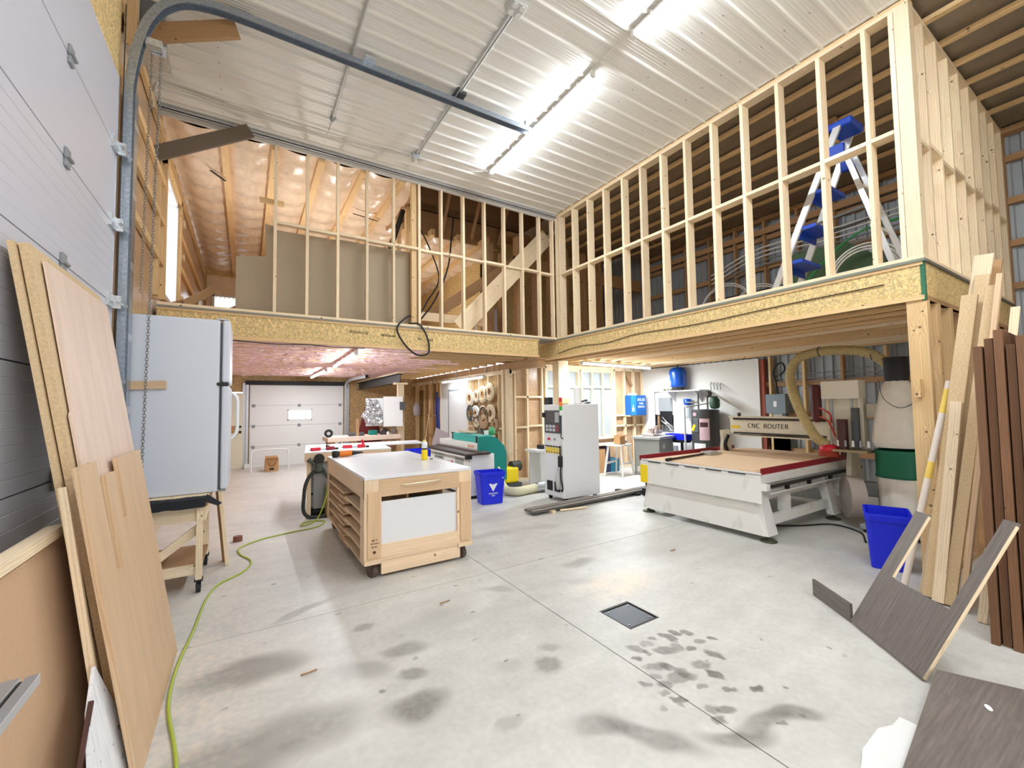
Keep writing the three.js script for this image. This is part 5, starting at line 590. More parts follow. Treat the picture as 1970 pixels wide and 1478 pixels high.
  // head
  const hx = gx - .12, hz = 1.02; const hd = P('spindle_carriage', [B(hx - .0, hx + .1, 1.0, 1.62, hz - .2, hz + .22), B(hx - .02, hx + .0, 1.05, 1.7, hz - .18, hz - .15), B(hx - .02, hx + .0, 1.05, 1.7, hz + .17, hz + .2)], CREAM, t);
  P('head_cover', RB(hx - .12, hx + .12, 1.62, 1.86, hz - .2, hz + .22, .008), mat(0xe9e5d6, .45), t); P('side_cover', RB(hx + .0, hx + .16, 1.38, 1.55, hz + .25, hz + .52, .006), mat(0xbfb9a6, .5), t); for (const z of [-.1, .12]) P('z_rod', rod(V(hx - .06, 1.2, hz + z), V(hx - .06, 1.62, hz + z), .014), STEEL, hd);
  P('spindle', [T(cyl(.06, .06, .95, 1.35, 18), hx - .1, 0, hz + .02), T(cyl(.03, .03, .88, .95, 14), hx - .1, 0, hz + .02)], mat(0x4a2624, .5), t); P('spindle', T(cyl(.045, .045, .98, 1.5, 16), hx - .08, 0, hz + .16), DARKGREY, t); P('tool_plate', B(hx - .2, hx + .06, .93, .96, hz - .2, hz + .3), mat(0x9c8f6e, .6), t); for (let k = 0; k < 6; k++) P('air_fitting', T(cyl(.018, .014, 0, .08, 10), hx - .14, 1.0, hz - .1 + k * .08), k % 2 ? WHITE : STEEL, t);
  P('dust_shoe', T(lathe([[.05, .09], [.1, .06], [.11, 0], [.09, 0], [.05, .06]], 20), hx - .12, .93, hz - .14), RED, t); P('brush_skirt', T(cyl(.115, .105, .855, .935, 20, true), hx - .12, 0, hz - .14), mat(0x9a3a2c, 1), t); P('drag_chain', RB(hx - .05, hx + .05, 1.3, 1.82, hz - .36, hz - .25, .04), mat(0x5a2222, .6), t); P('cable_loom', [tube([V(hx - .08, 1.5, hz - .24), V(hx - .14, 1.42, hz - .1), V(hx - .1, 1.3, hz - .1)], .012, 16, 6), tube([V(hx - .08, 1.38, hz - .24), V(hx - .16, 1.33, hz - .12), V(hx - .1, 1.12, hz - .06)], .012, 16, 6)], mat(0xb4382e, .6), hd);
  const sw = thing('spoon_hose_tool', 'long dark handle with silver head lying on the router bed', 'tool', 5.45, .787, -3.95, .0); P('handle', rod(V(-.4, .022, .05), V(.55, .022, -.05), .016), mat(0x3a2a26, .6), sw); P('grip', rod(V(-.5, .022, .06), V(-.38, .022, .048), .022), BLACK, sw); P('head', [RB(.5, .74, 0, .06, -.1, .06, .02), RB(.62, .86, 0, .035, -.06, .04, .014)], mat(0xb5b5b2, .35, .5), sw); }
// corrugated hose from router head to collector
{ const pts = [V(6.62, 1.0, -2.62), V(6.55, 1.12, -2.72), V(6.5, 1.4, -2.84), V(6.52, 1.7, -2.95), V(6.58, 2.02, -3.0), V(6.6, 2.2, -2.9), V(6.62, 2.26, -2.7), V(6.65, 2.26, -2.4), V(6.7, 2.2, -2.15), V(6.85, 2.02, -1.98), V(7.0, 1.8, -2.0)], o = V(6.6, 0, -2.5), c = new THREE.CatmullRomCurve3(pts.map((p) => p.clone().sub(o)));
  const t = thing('dust_hose', 'ribbed tan dust hose looping from router head to dust collector', 'hose', o.x, o.y, o.z); const g = new THREE.TubeGeometry(c, 420, .06, 14), p = g.attributes.position, n = g.attributes.normal; for (let i = 0; i < p.count; i++) { const ringI = Math.floor(i / 15), k = ringI % 4 < 2 ? .004 : -.003; p.setXYZ(i, p.getX(i) + n.getX(i) * k, p.getY(i) + n.getY(i) * k, p.getZ(i) + n.getZ(i) * k); } g.computeVertexNormals(); P('hose', g.toNonIndexed(), mat(0xb7a574, .6), t); for (const u of [.62, .82]) { const q = c.getPoint(u); P('strap', T(new THREE.TorusGeometry(.066, .005, 5, 18).toNonIndexed(), q.x, q.y, q.z), BLACK, t); } }
// ---- dust collector ----
{ const t = thing('dust_collector', 'dust collector with white cloth bags and dark green ring', 'dust collector', 6.78, 0, -1.90);
  const wav = (g, a, s) => { const p = g.attributes.position; for (let i = 0; i < p.count; i++) { const x = p.getX(i), z = p.getZ(i), y = p.getY(i), q = Math.atan2(z, x), k = 1 + a * Math.sin(q * 9 + s + y * 2) + a * .8 * N(Math.cos(q) * 2, Math.sin(q) * 2, y * 4 + s); p.setX(i, x * k); p.setZ(i, z * k); } g.computeVertexNormals(); return g; };
  const prof = (list) => { const out = []; const c = new THREE.SplineCurve(list.map(([x, y]) => new THREE.Vector2(x, y))); for (const q of c.getPoints(26)) out.push([q.x, q.y]); return out; };
  P('filter_bag', wav(lathe(prof([[.245, 1.02], [.26, 1.06], [.265, 1.12], [.235, 1.35], [.19, 1.58], [.15, 1.75], [.10, 1.84]]), 48), .022, 1), CANVASBAG, t); P('bag_cap', T(lathe([[.10, 1.80], [.115, 1.84], [.12, 2.12], [0, 2.12]], 24), 0, 0, 0), mat(0x25262c, .7), t);
  P('green_ring', T(lathe([[.23, .66], [.25, .655], [.252, .68], [.244, .69], [.244, .94], [.252, .95], [.25, .98], [.23, .985]], 36), 0, 0, 0), GREENBAND, t); P('collection_bag', wav(lathe(prof([[.2, .12], [.225, .2], [.235, .4], [.24, .6], [.24, .68]]), 48), .02, 3), CANVASBAG, t); P('bag_floor', lathe([[0, .1], [.15, .1], [.2, .125]], 24), CANVASBAG, t); P('strap_hoop', tube([V(-.2, 1.85, -.12), V(-.26, 1.6, -.05), V(-.22, 1.5, .08), V(-.1, 1.6, .2), V(-.02, 2.0, .18), V(.04, 2.4, .12)], .004, 50, 5), DARKGREY, t);
  P('base_plate', RB(-.45, .35, .04, .1, -.3, .3, .01), GREY, t); P('ring_leg', B(.22, .26, .1, .7, -.03, .03), DARKGREY, t); P('blower', T(cyl(.26, .26, -.08, .08, 24), -.25, .38, -.42, .6, Math.PI / 2), mat(0x9a8f86, .6), t); P('blower_duct', RB(-.1, .1, .38, .55, -.4, -.2, .02), GREY, t); for (const [x, z] of [[-.4, -.25], [-.4, .25], [.3, -.25], [.3, .25]]) P('caster', T(cyl(.03, .03, -.012, .012, 12), x, .03, z, 0, 0, Math.PI / 2), BLACK, t);
  one('floor_cable', 'thin black cable on the floor under the router', 'cable', tube([V(5.6, .012, -3.0), V(6.0, .012, -2.72), V(6.4, .012, -2.5), V(6.3, .012, -2.2), V(5.9, .012, -2.0)], .01, 60, 6), BLACK); }
// ---- things on the bay walls ----
{ const X = XR - .03;
  const sh = thing('wall_shelf', 'white shelf bracketed on the drywall under the blue tank', 'shelf', X, 1.86, -6.35); P('board', RB(-.36, 0, 0, .025, -.45, .6, .004), WHITE, sh); for (const z of [-.3, .4]) P('bracket', ext([[0, 0], [-.3, 0], [0, -.26]], .02).translate(0, 0, z), WHITE, sh);
  const tk = thing('pressure_tank', 'blue water pressure tank standing on the white wall shelf', 'tank', X - .2, 1.887, -6.42); P('shell', T(lathe([[0, .05], [.1, .055], [.17, .09], [.19, .14], [.19, .42], [.175, .5], [.1, .55], [0, .56]], 32), 0, 0, 0), BLUETANK, tk); P('foot_ring', lathe([[.11, 0], [.12, 0], [.14, .08], [.13, .08], [.11, 0]], 24), DARKSTEEL, tk); P('label', T(new THREE.CylinderGeometry(.192, .192, .12, 12, 1, true, 3.7, .7).toNonIndexed(), 0, .17, 0), PAPER, tk); P('label', T(new THREE.CylinderGeometry(.192, .192, .04, 12, 1, true, 3.7, .5).toNonIndexed(), 0, .34, 0), PAPER, tk); P('label_band', T(new THREE.CylinderGeometry(.1915, .1915, .07, 12, 1, true, 3.8, .5).toNonIndexed(), 0, .27, 0), mat(0x8fc4d8, .5), tk); P('valve', T(cyl(.02, .02, 0, .04, 10), 0, .55, 0), DARKSTEEL, tk);
  for (let i = 0; i < 3; i++) one('pipe_valve', 'small chrome valve cluster beneath the blue tank', 'valve', T(lathe([[0, 0], [.03, 0], [.03, .03], [.015, .05], [0, .05]], 10), X - .3, 1.888, -6.72 + i * .09), i % 2 ? STEEL : mat(0x6d6a3a, .5), 'valves under the tank');
  const wh = thing('water_heater', 'dark grey water heater with paper labels against the drywall', 'water heater', X - .34, 0, -5.65); P('shell', lathe([[0, 0], [.27, 0], [.285, .02], [.285, 1.42], [.27, 1.44], [0, 1.45]], 36), mat(0x3f4042, .45), wh); P('access_panel', RB(-.30, -.26, .95, 1.25, -.09, .03, .01), mat(0x55585a, .5), wh); P('energy_label', T(new THREE.CylinderGeometry(.288, .288, .46, 10, 1, true, -Math.PI / 2 + .15, .7).toNonIndexed(), 0, 1.02, 0), mat(0xd8b9bf, .6), wh); P('label_print', T(new THREE.CylinderGeometry(.289, .289, .1, 10, 1, true, -Math.PI / 2 + .2, .55).toNonIndexed(), 0, 1.12, 0), mat(0x4a2a34, .7), wh); P('notice_label', T(new THREE.CylinderGeometry(.288, .288, .34, 12, 1, true, -Math.PI / 2 - .35, .9).toNonIndexed(), 0, .55, 0), PAPER, wh); P('round_badge', T(cyl(.04, .04, 0, .006, 18), -.285, 1.34, -.06, 0, 0, Math.PI / 2), mat(0xe4a6ae, .5), wh); P('yellow_tag', T(B(-.004, 0, 0, .14, 0, .06), -.30, 1.0, -.14, 0, .4), YELLOW, wh);
  P('pipework', [rod(V(-.08, 1.45, -.1), V(-.08, 1.8, -.1), .018), rod(V(-.08, 1.45, .12), V(-.08, 1.72, .12), .018), rod(V(-.08, 1.72, .12), V(.28, 1.72, .12), .018), rod(V(-.08, 1.6, -.1), V(-.08, 1.6, -.4), .016), rod(V(-.1, 1.5, -.4), V(-.1, 1.6, .3), .014)], mat(0x5e5a56, .4, .5), wh); P('expansion_tank', T(lathe([[0, 0], [.08, .02], [.1, .06], [.1, .2], [.06, .26], [0, .27]], 20), -.1, 1.45, .3), mat(0x20452f, .5), wh); P('pump', T(cyl(.07, .07, -.07, .07, 18), -.08, 1.78, .12, 0, 0, Math.PI / 2), DARKSTEEL, wh); P('drain_pipe', rod(V(-.3, .25, -.3), V(-.3, 1.5, -.3), .02), mat(0xb9bcc0, .4), wh);
  const ut = thing('blue_parts_tray', 'long blue plastic tray on a black pedestal by the heater', 'tray', X - .42, 0, -6.26); P('tray', [B(-.12, .12, .76, .77, -.28, .28), B(-.13, -.12, .76, .88, -.29, .29), B(.12, .13, .76, .88, -.29, .29), B(-.13, .13, .76, .88, -.29, -.28), B(-.13, .13, .76, .88, .28, .29)], BLUEPLASTIC, ut); P('pedestal_top', T(cyl(.2, .22, .70, .757, 20), 0, 0, .06), BLACK, ut); P('pedestal_stem', rod(V(0, .02, .06), V(0, .70, .06), .03), BLACK, ut); P('pedestal_foot', T(cyl(.2, .16, 0, .03, 20), 0, 0, .06), BLACK, ut); const cup = one('copper_cup', 'small copper cup standing in the long blue tray', 'cup', T(lathe([[0, 0], [.05, 0], [.065, .12], [.06, .12], [.045, .01], [0, .01]], 18), X - .42, .772, -6.14), mat(0x9c6a4c, .45, .4));
  const fl = thing('water_filter', 'blue capped clear water filter on the drywall', 'water filter', X - .1, 1.22, -6.25); P('cap', lathe([[0, .32], [.07, .32], [.085, .36], [.09, .46], [0, .47]], 22), BLUETANK, fl); P('bowl', lathe([[0, 0], [.05, .01], [.06, .05], [.064, .32], [0, .32]], 22), phys({ color: 0xdfe4e6, roughness: .2, transmission: .6, thickness: 0 }), fl); P('bracket', B(0, .1, .38, .44, -.03, .03), WHITE, fl); P('tube', tube([V(.02, .42, .08), V(.04, .44, .16), V(.03, .3, .2), V(.02, .18, .14), V(.06, .1, .24)], .008, 30, 6), WHITE, fl);
  const ep = thing('breaker_panel', 'grey breaker panel with loose wires inside the drywall opening', 'breaker panel', XR + .06, .95, -6.98); P('enclosure', RB(-.06, .04, .42, .78, -.2, .2, .006), mat(0x9fa3a4, .5), ep); P('breaker_block', RB(-.07, -.05, .1, .44, -.16, .2, .004), BLACK, ep); for (let k = 0; k < 5; k++) P('wire', tube([V(-.06, .3 - k * .04, -.1 + k * .05), V(-.12, .2 - k * .02, .05), V(-.1, .05 + k * .04, .22 - k * .08), V(-.06, -.05, .1 + k * .03)], .006, 24, 5), WHITE, ep); P('conduit', tube([V(-.02, .78, -.1), V(-.02, .86, -.12), V(0, .95, -.14)], .016, 12, 6), BLACK, ep); P('batten', B(-.0, .06, -.02, .9, -.29, -.23), OLD[0], ep);
  for (let i = 0; i < 4; i++) one('pipe_stub', 'thin white tube sticking out of the drywall', 'tube', tube([V(X, 2.05 - i * .012, -5.7 + i * .075), V(X - .08, 1.97, -5.66 + i * .075), V(X - .16, 1.87, -5.6 + i * .075)], .008, 14, 6), GREY, 'tubes from the drywall');
  const eb = thing('disconnect_box', 'grey electrical box with white label between the wall studs', 'electrical box', XR - .0, 1.36, -4.3); P('box', RB(-.1, .02, 0, .38, -.2, .17, .008), GREYBLUE, eb); P('label', B(-.104, -.1, .13, .24, -.05, .01), PAPER, eb); P('conduit', tube([V(-.04, .38, .0), V(-.04, .62, -.02), V(-.04, .8, -.06), V(-.05, .95, .0), V(-.05, .98, .12), V(-.05, .85, .16), V(-.05, .74, .06)], .018, 40, 8), BLACK, eb); P('hatch', B(-.1, .0, -.05, .0, .1, .17), DARKGREY, eb);
  const bx = thing('tyre_box', 'blue printed cardboard box fixed on the bay stud wall', 'box', 8.42, 1.30, -7.5, .0); P('box', RB(-.27, .27, 0, .5, -.1, .1, .004), mat(0x1464b4, .5), bx); P('side_stripe', B(-.272, -.1, .002, .498, .1, .102), mat(0x2c8ad0, .5), bx); const PW = mat(0xf0f4f8, .5); P('lettering', T(text('ATLAS', .07), .09, .39, .1005), PW, bx); P('lettering', T(text('TYRE', .052), .09, .29, .1005), PW, bx); P('lettering', T(text('SERVICE', .046), .09, .21, .1005), PW, bx); P('bar_mark', [B(-.24, -.22, .1, .2, .102, .104), B(-.21, -.19, .1, .26, .102, .104), B(-.18, -.16, .1, .18, .102, .104)], PW, bx); one('wood_ledge', 'pale timber piece lying on the blue box', 'wood piece', B(8.2, 8.42, 1.802, 1.86, -7.56, -7.46, 0), SPF[1]); P('ledge', B(-.27, .27, -.03, 0, -.14, .06, 0), SPF[0], bx); }
{ const t = thing('step_stool', 'white wooden step stool holding a small box and tools', 'stool', 7.1, 0, -6.85, .3); P('seat', RB(-.26, .26, .66, .69, -.2, .2, .006), WHITE, t); for (const [a, b] of [[-1, -1], [1, -1], [-1, 1], [1, 1]]) P('leg', bar(V(a * .2, .66, b * .15), V(a * .28, .005, b * .22), .03, .04), WHITE, t); P('rung', B(-.24, .24, .26, .3, .17, .2), WHITE, t); P('rung', B(-.24, .24, .26, .3, -.2, -.17), WHITE, t);
  const b = thing('small_carton', 'small open cardboard box on the white step stool', 'carton', 7.08, .691, -6.8, .2); P('box', [B(-.1, .1, 0, .006, -.08, .08), B(-.1, .1, 0, .2, -.08, -.074), B(-.1, .1, 0, .17, .074, .08), B(-.1, -.094, 0, .2, -.08, .08), B(.094, .1, 0, .2, -.08, .08)], CARDBOARD, b); P('flap', T(B(-.1, .1, 0, .006, 0, .1), 0, .17, .08, 0, -.4), CARDBOARD, b);
  const k = thing('hand_grinder', 'grey hand grinder lying on the step stool', 'tool', 7.26, .691, -6.84, .5); P('body', RB(-.08, .06, 0, .07, -.035, .035, .02), DARKGREY, k); P('head', T(cyl(.04, .04, 0, .06, 14), .1, .005, 0), STEEL, k);
  const m = thing('grey_machine', 'grey steel machine cabinet with a fixture on its top', 'machine', 7.85, 0, -6.5, .25); P('cabinet', RB(-.36, .36, 0, .80, -.3, .3, .015), mat(0x8c8e8a, .5, .2), m); P('table', RB(-.4, .4, .80, .86, -.33, .33, .01), mat(0xa9aba8, .45, .4), m); P('fixture', [RB(-.3, -.05, .86, .92, -.15, .15, .02), RB(-.08, .25, .9, .98, -.12, .1, .02), T(cyl(.05, .06, .86, 1.08, 14), .05, 0, .05), T(cyl(.02, .02, .86, 1.02, 10), -.25, 0, .1), T(cyl(.02, .02, .86, 1.04, 10), -.2, 0, .1), rod(V(-.2, 1.0, 0), V(.26, 1.04, -.05), .03)], mat(0xb8aaa4, .4, .4), m); P('badge', B(-.2, -.08, .6, .7, .3, .303), mat(0xbfc2be, .4), m);
  const sb = thing('shelf_boxes', 'stack of mixed boxes under the foil covered windows', 'boxes', 7.05, 0, -7.42); P('brown_box', RB(-.25, .05, 0, .55, -.15, .15, .006), CARDBOARD, sb); P('dark_box', RB(.07, .2, 0, .62, -.15, .15, .006), mat(0x2c3050, .6), sb); P('teal_box', RB(.22, .5, 0, .3, -.15, .15, .006), mat(0x1f6f8a, .6), sb); P('board', B(-.3, .55, .63, .655, -.18, .18), BIRCH[0], sb);
  one('switch_plate', 'small grey outlet box low on the drywall', 'outlet', RB(XR - .06, XR - .032, .42, .56, -6.75, -6.62, .006), GREY); one('red_switch', 'small red and white outlet on the drywall', 'outlet', RB(XR - .05, XR - .032, .48, .6, -6.22, -6.13, .006), mat(0xc98a86, .5)); }
for (const [y, n] of [[2.05, 0], [2.14, 1], [1.98, 2]]) one('wall_cable', 'cable strung through the bay wall studs', 'cable', tube([V(XR + .03, y, -4.5), V(XR + .03, y - .02, -3.6), V(XR + .03, y + .03, -2.6), V(XR + .03, y, -1.5)], .008, 40, 5), GREY, 'cables in the bay wall');
// ================= IN THE BAY LOFT =================
{ const t = thing('step_ladder', 'blue and aluminium step ladder standing in the bay loft', 'ladder', 5.78, DECK, -2.06); const AL = mat(0xd7dade, .3, .55), BL = mat(0x0d43b8, .45);
  // front legs lean to -z, rear legs to +z; width along x
  for (const s of [-1, 1]) { P('front_rail', bar(V(s * .27, .01, -.62), V(s * .16, 1.86, .12), .03, .07, V(0, 0, 1)), AL, t); P('rear_rail', bar(V(s * .25, .01, .56), V(s * .14, 1.62, .12), .025, .05, V(0, 0, 1)), AL, t); P('spreader', bar(V(s * .22, .75, -.3), V(s * .21, .8, .32), .012, .025), DARKGREY, t); P('foot', RB(s * .27 - .03, s * .27 + .03, 0, .05, -.68, -.58, .01), BLACK, t); P('foot', RB(s * .25 - .03, s * .25 + .03, 0, .04, .52, .6, .01), BLACK, t); P('hinge_plate', RB(s * .17 - .03, s * .17 + .03, 1.42, 1.6, .0, .16, .01), BL, t); }
  P('top_cap', RB(-.18, .18, 1.79, 1.88, .0, .24, .03), BL, t); for (const [y, z] of [[.36, -.48], [.74, -.33], [1.12, -.18]]) { P('tread', RB(-.27 + y * .06, .27 - y * .06, y, y + .05, z - .02, z + .2, .012), BL, t); P('tread_gusset', B(-.26 + y * .06, .26 - y * .06, y - .08, y, z + .0, z + .02), BL, t); } P('rear_bar', B(-.22, .22, .55, .58, .36, .4), AL, t); P('rear_bar', B(-.2, .2, 1.05, 1.08, .25, .29), AL, t);
  const g = thing('green_board', 'dark green board standing behind the step ladder', 'board', 7.3, DECK, -2.5); P('board', ext([[-.75, 0], [.8, 0], [.8, 1.05], [.0, 1.0], [-.5, .55]], .02).rotateY(Math.PI / 2), mat(0x3f5a3c, .7), g); P('foot_strip', B(-.1, .1, 0, .04, -.8, .75), OLD[0], g);
  const coil = (x, z, r, label, m, n = 3, up = .0) => { const c = thing('cable_coil', label, 'cable coil', x, DECK, z, 0, 'coiled tubing in the bay loft'); for (let i = 0; i < n; i++) P('loop', T(new THREE.TorusGeometry(r - i * .035, .012, 6, 40).toNonIndexed(), .02 * i, r + .012 + up, 0, Math.PI / 2 + .1 * i, 0), m, c); };
  coil(8.2, -4.9, .55, 'large coil of white tubing against the bay loft wall', WHITE, 2); coil(8.3, -4.3, .48, 'smaller coil of white tubing against the bay loft wall', WHITE, 2); coil(7.1, -2.25, .42, 'white tubing coil leaning on the green board', WHITE, 3);
  one('green_rope', 'bright green rope draped over the green board', 'rope', tube([V(7.15, 3.15, -3.3), V(7.18, 3.4, -3.0), V(7.2, 3.7, -2.7), V(7.22, 3.95, -2.3), V(7.25, 3.98, -1.7)], .014, 40, 6), mat(0x1e8a3c, .5));
  for (let k = 0; k < 5; k++) one('wall_tube', 'long white tube strung along the bay loft wall', 'tube', tube([V(XR - .03, 4.72 - k * .09, -1.5), V(XR - .03, 4.68 - k * .09, -3.2), V(XR - .03, 4.72 - k * .09, -4.6), V(XR - .03, 4.45 - k * .1, -5.6)], .016, 40, 6), k < 3 ? WHITE : GREY, 'tubes along the loft wall');
  one('dark_beam', 'black steel channel lying along the bay loft wall', 'channel', B(8.55, 8.68, 3.6, 3.8, -5.4, -2.6, 2), BLACK); { const r = thing('beam_rest', 'plain timber trestle carrying the black steel channel', 'trestle', 8.6, DECK, -4.0); for (const z of [-1.1, 1.1]) P('post', B(-.05, .05, 0, .724, z - .04, z + .04, 1), OLD[0], r); P('tie', B(-.04, .04, .2, .26, -1.1, 1.1, 2), OLD[1], r); }
  one('red_carton', 'brown carton on the bay loft floor by the studs', 'carton', RB(4.98, 5.12, DECK + .0, DECK + .34, -8.4, -8.05, .006), CARDBOARD); one('white_carton', 'pale lilac fridge shell in the rear loft behind the studs', 'appliance', RB(4.65, 4.92, DECK, DECK + .95, -8.75, -8.42, .02), mat(0xb9b0be, .5)); }
// ---- cable loop over the rim and hanging lines in the rear loft ----
one('black_cable', 'black cable looping down over the OSB rim from the loft', 'cable', tube([V(2.62, 5.2, -7.6), V(2.9, 4.6, -7.5), V(3.05, 4.0, -7.4), V(2.75, 3.5, -7.2), V(2.42, 3.12, -6.8), V(2.15, 3.02, -6.56), V(1.98, 2.82, -6.50), V(2.08, 2.6, -6.5), V(2.3, 2.42, -6.5), V(2.48, 2.45, -6.5), V(2.5, 2.6, -6.5), V(2.42, 2.82, -6.5), V(2.34, 2.93, -6.54), V(2.2, 2.93, -6.62)], .014, 160, 8), RUBBER);
one('black_duct', 'black pipe slanting up beside the inner loft studs', 'pipe', rod(V(2.1, 4.35, -7.3), V(2.33, 5.1, -7.3), .045, 12), BLACK);
one('loft_cable', 'thin black cable hanging from the attic behind the studs', 'cable', tube([V(3.45, 5.35, -7.6), V(3.4, 4.9, -7.6), V(3.3, 4.3, -7.55), V(3.0, 3.6, -7.5), V(2.6, 3.1, -7.3), V(2.5, 3.0, -7.2)], .016, 60, 6), BLACK);
one('rim_cable', 'thin black cable sagging under the OSB rim', 'cable', tube([V(-.2, 2.49, -6.55), V(.3, 2.47, -6.53), V(.75, 2.485, -6.53), V(1.1, 2.47, -6.53), V(1.5, 2.48, -6.53)], .007, 40, 6), BLACK);
for (const [a, b, c, l] of [[-.55, .3, 0, 'brown offcut block on the loft edge beside the window'], [-.15, .25, .5, 'broken brown board leaning on the loft edge'], [-.75, .2, .3, 'pale triangular offcut on the loft edge by the window']]) one('loft_offcut', l, 'offcut', T(bar(V(-.18, .0, 0), V(.18, b * .9, 0), .03, .1), a, DECK + .09, -6.95 - c, .6), pick(OLD));
{ const t = []; const W = mat(0x2c2416, .9); t.push(T(text('ⓇRoseburg'.slice(1), .045, font2), 1.42, 2.72, LOFTZ - .002)); t.push(T(text('RFPI-Joist', .034), 1.86, 2.70, LOFTZ - .002)); t.push(T(text('40S', .03), 2.36, 2.69, LOFTZ - .002)); t.push(T(text('APA', .03), 2.56, 2.68, LOFTZ - .002)); for (const g of t) P('printed_mark', g, W, scene.getObjectByName('wall_loft_rear')); }
for (const z of [[-6.2, 2.63], [-5.0, 2.66], [-3.6, 2.67]]) { }
one('rim_wire', 'thin dark wire tacked along the bay loft rim', 'wire', tube([V(LOFTX - .006, 2.6, -6.5), V(LOFTX - .006, 2.66, -5.9), V(LOFTX - .006, 2.63, -5.2), V(LOFTX - .006, 2.68, -4.6), V(LOFTX - .006, 2.66, -3.5), V(LOFTX - .006, 2.69, -2.4), V(LOFTX - .006, 2.70, -1.5)], .006, 80, 5), mat(0x3a2c1c, .8));
// ================= LUMBER AND PANELS BY THE LOFT END =================
function plank(label, a, b, w, d, m, group = 'planks leaning by the loft end', up = V(0, 0, 1), name = 'leaning_board') { const g = bar(a, b, d, w, up, .003); g.computeBoundingBox(); g.translate(-a.x, -g.boundingBox.min.y, -a.z); const q = P(numbered(name), g, m, scene); q.position.set(a.x, Math.max(0, a.y) + .002, a.z); q.userData = { label, category: 'board', group }; return q; }
plank('long pale board with a pointed top, leaning tallest of the stack', V(4.72, 0, -1.20), V(5.52, 2.86, -.90), .12, .02, SPF[0]);
plank('long brown knotty board leaning behind the pale boards', V(4.86, 0, -1.12), V(5.66, 2.82, -.86), .09, .03, OLD[2]);
plank('long chipboard strip leaning beside the pale pointed board', V(4.68, 0, -1.18), V(5.28, 2.48, -.96), .10, .035, CHIP);
plank('short square pine post leaning foremost against the boards', V(4.62, 0, -1.12), V(4.98, 1.56, -1.02), .07, .06, SPF[2]);
plank('white coated chipboard strip leaning among the boards', V(4.62, 0, -1.06), V(5.22, 2.52, -.82), .07, .04, CHIP);
plank('dark edged pale board leaning at the outside of the stack', V(4.58, 0, -.98), V(5.20, 2.6, -.77), .035, .05, MAPLE[1]);
plank('second chipboard strip leaning under the tall boards', V(4.72, 0, -1.12), V(5.42, 2.66, -.90), .09, .036, CHIP);
plank('thin pale batten leaning behind the dark notched panel', V(4.46, 0, -.86), V(5.05, 2.3, -.68), .05, .016, SPF[1]);
{ const t = thing('cardboard_tube', 'white and yellow cardboard tube leaning before the boards', 'tube', 4.66, .0, -1.34); const a = V(.0, .03, .0), b = V(.52, 1.75, .24); P('tube', rod(a, b, .024, 14), mat(0xe4d9cf, .7), t); for (const [p, q] of [[.52, .6], [.84, .96]]) P('yellow_band', rod(a.clone().lerp(b, p), a.clone().lerp(b, q), .0245, 14), mat(0xe8c860, .6), t); }
for (let k = 0; k < 6; k++) { const q = one('standing_panel', 'dark brown panel standing on edge in the row by the loft end', 'panel', T(B(0, .6, 0, 1.95 + .05 * (k % 3), -.02, .02, 1), 4.14 + (k % 2) * .03, 0, -.745 + k * .048, .0, .0, -.02), WALNUT[k % 3], 'row of brown panels'); }
plank('tall grey-white post standing beside the row of brown panels', V(4.30, 0, -.42), V(4.42, 3.15, -.46), .10, .06, SPF[3], 'posts by the panels', V(0, 0, 1), 'tall_post');
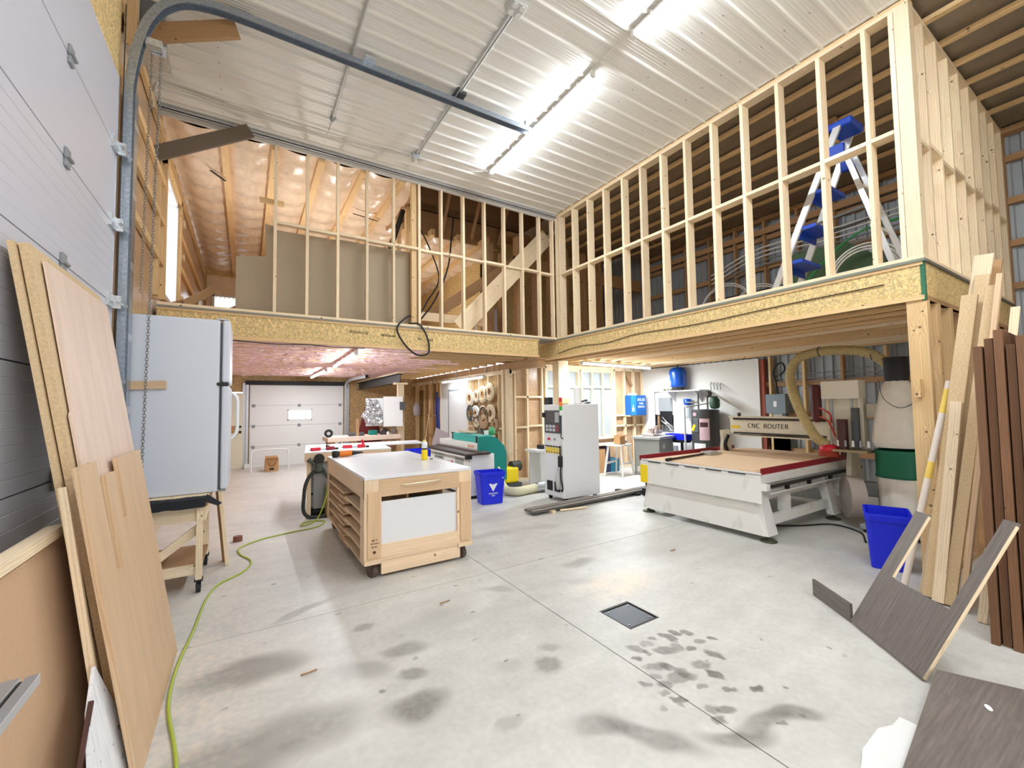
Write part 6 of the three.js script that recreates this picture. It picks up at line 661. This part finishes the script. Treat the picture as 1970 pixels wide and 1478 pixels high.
{ // notched dark veneer panel leaning back
  const e = V(-.66062, 0, .75072), n = V(.75072, 0, .66062), th = Math.PI / 6, u = V(0, Math.cos(th), 0).addScaledVector(n, Math.sin(th)), w = e.clone().cross(u).normalize();
  const g = ext([[0, .0], [.655, 0], [.655, 1.02], [.575, 1.02], [.575, .415], [.115, .415], [.115, .91], [-.0, .91]], .018); g.applyMatrix4(new THREE.Matrix4().makeBasis(e, u, w)); const t = thing('notched_panel', 'dark grey veneered panel with a wide notch leaning on boards', 'panel', 3.70968, .012, -1.35941); P('panel', g, DARKVENEER, t); P('raw_edge', [T(B(0, .002, 0, 1, 0, .018)).applyMatrix4(new THREE.Matrix4().makeBasis(e, u, w)).translate(.655 * e.x, 0, .655 * e.z), T(B(0, .002, .42, .90, 0, .018)).applyMatrix4(new THREE.Matrix4().makeBasis(e, u, w)).translate(.115 * e.x, 0, .115 * e.z)], SPF[1], t);
  const s = thing('veneer_offcut', 'dark veneered offcut strip beside the notched panel on the floor', 'offcut', 3.82, .0, -1.52); P('strip', bar(V(.17, .065, -.2), V(-.1, .065, .15), .02, .13, V(0, 1, 0)), DARKVENEER, s);
  const d = thing('veneer_sheet', 'large dark veneered sheet lying over a white sheet on the floor', 'sheet', 3.0, .0, -.7); const sh = ext([[-.75, .0], [.31, -.13], [.45, .17], [.6, .6], [-.6, .9]].map(([x, z]) => [x, -z]), .02); sh.rotateX(-Math.PI / 2); sh.rotateZ(.02); P('sheet', sh.translate(0, .055, 0), DARKVENEER, d); for (const [x, z, r] of [[.3, .12, .02], [.12, .1, .018], [.38, .1, .02]]) P('paint_splash', T(new THREE.SphereGeometry(r, 10, 6).toNonIndexed().scale(1.6, .06, .7), x, .078 + .0, z, .5), PAPER, d);
  const wsh = thing('white_sheet', 'torn white plastic sheet on the floor under the dark sheet', 'sheet', 2.6, .0, -.75); const wg = ext([[-.42, .06], [-.26, .1], [-.2, .12], [.02, .13], [.1, .1], [.2, .1], [.2, -.3], [-.4, -.3]], .006); wg.rotateX(-Math.PI / 2); P('sheet', wg.translate(0, .004, 0), WHITE, wsh); const sp = thing('floor_batten', 'short batten under the dark veneered sheet', 'batten', 3.1, 0, -.5); P('batten', B(-.4, .3, .012, .052, -.03, .03, 0), SPF[0], sp); }
for (const [x, z, l] of [[3.9, -3.05, 'curled wood shaving on the concrete by the router'], [1.35, -3.3, 'small wood splinter on the concrete by the bench'], [.3, -2.9, 'thin bent wood splinter on the concrete by the cord']]) one('wood_shaving', l, 'shaving', tube([V(x, .006, z), V(x + .04, .012, z + .01), V(x + .09, .006, z - .01)], .005, 10, 5), OLD[0]);
scene.traverse((o) => { if (o.isLight) { o.castShadow = !o.isRectAreaLight; } });
renderer.render(scene, camera);
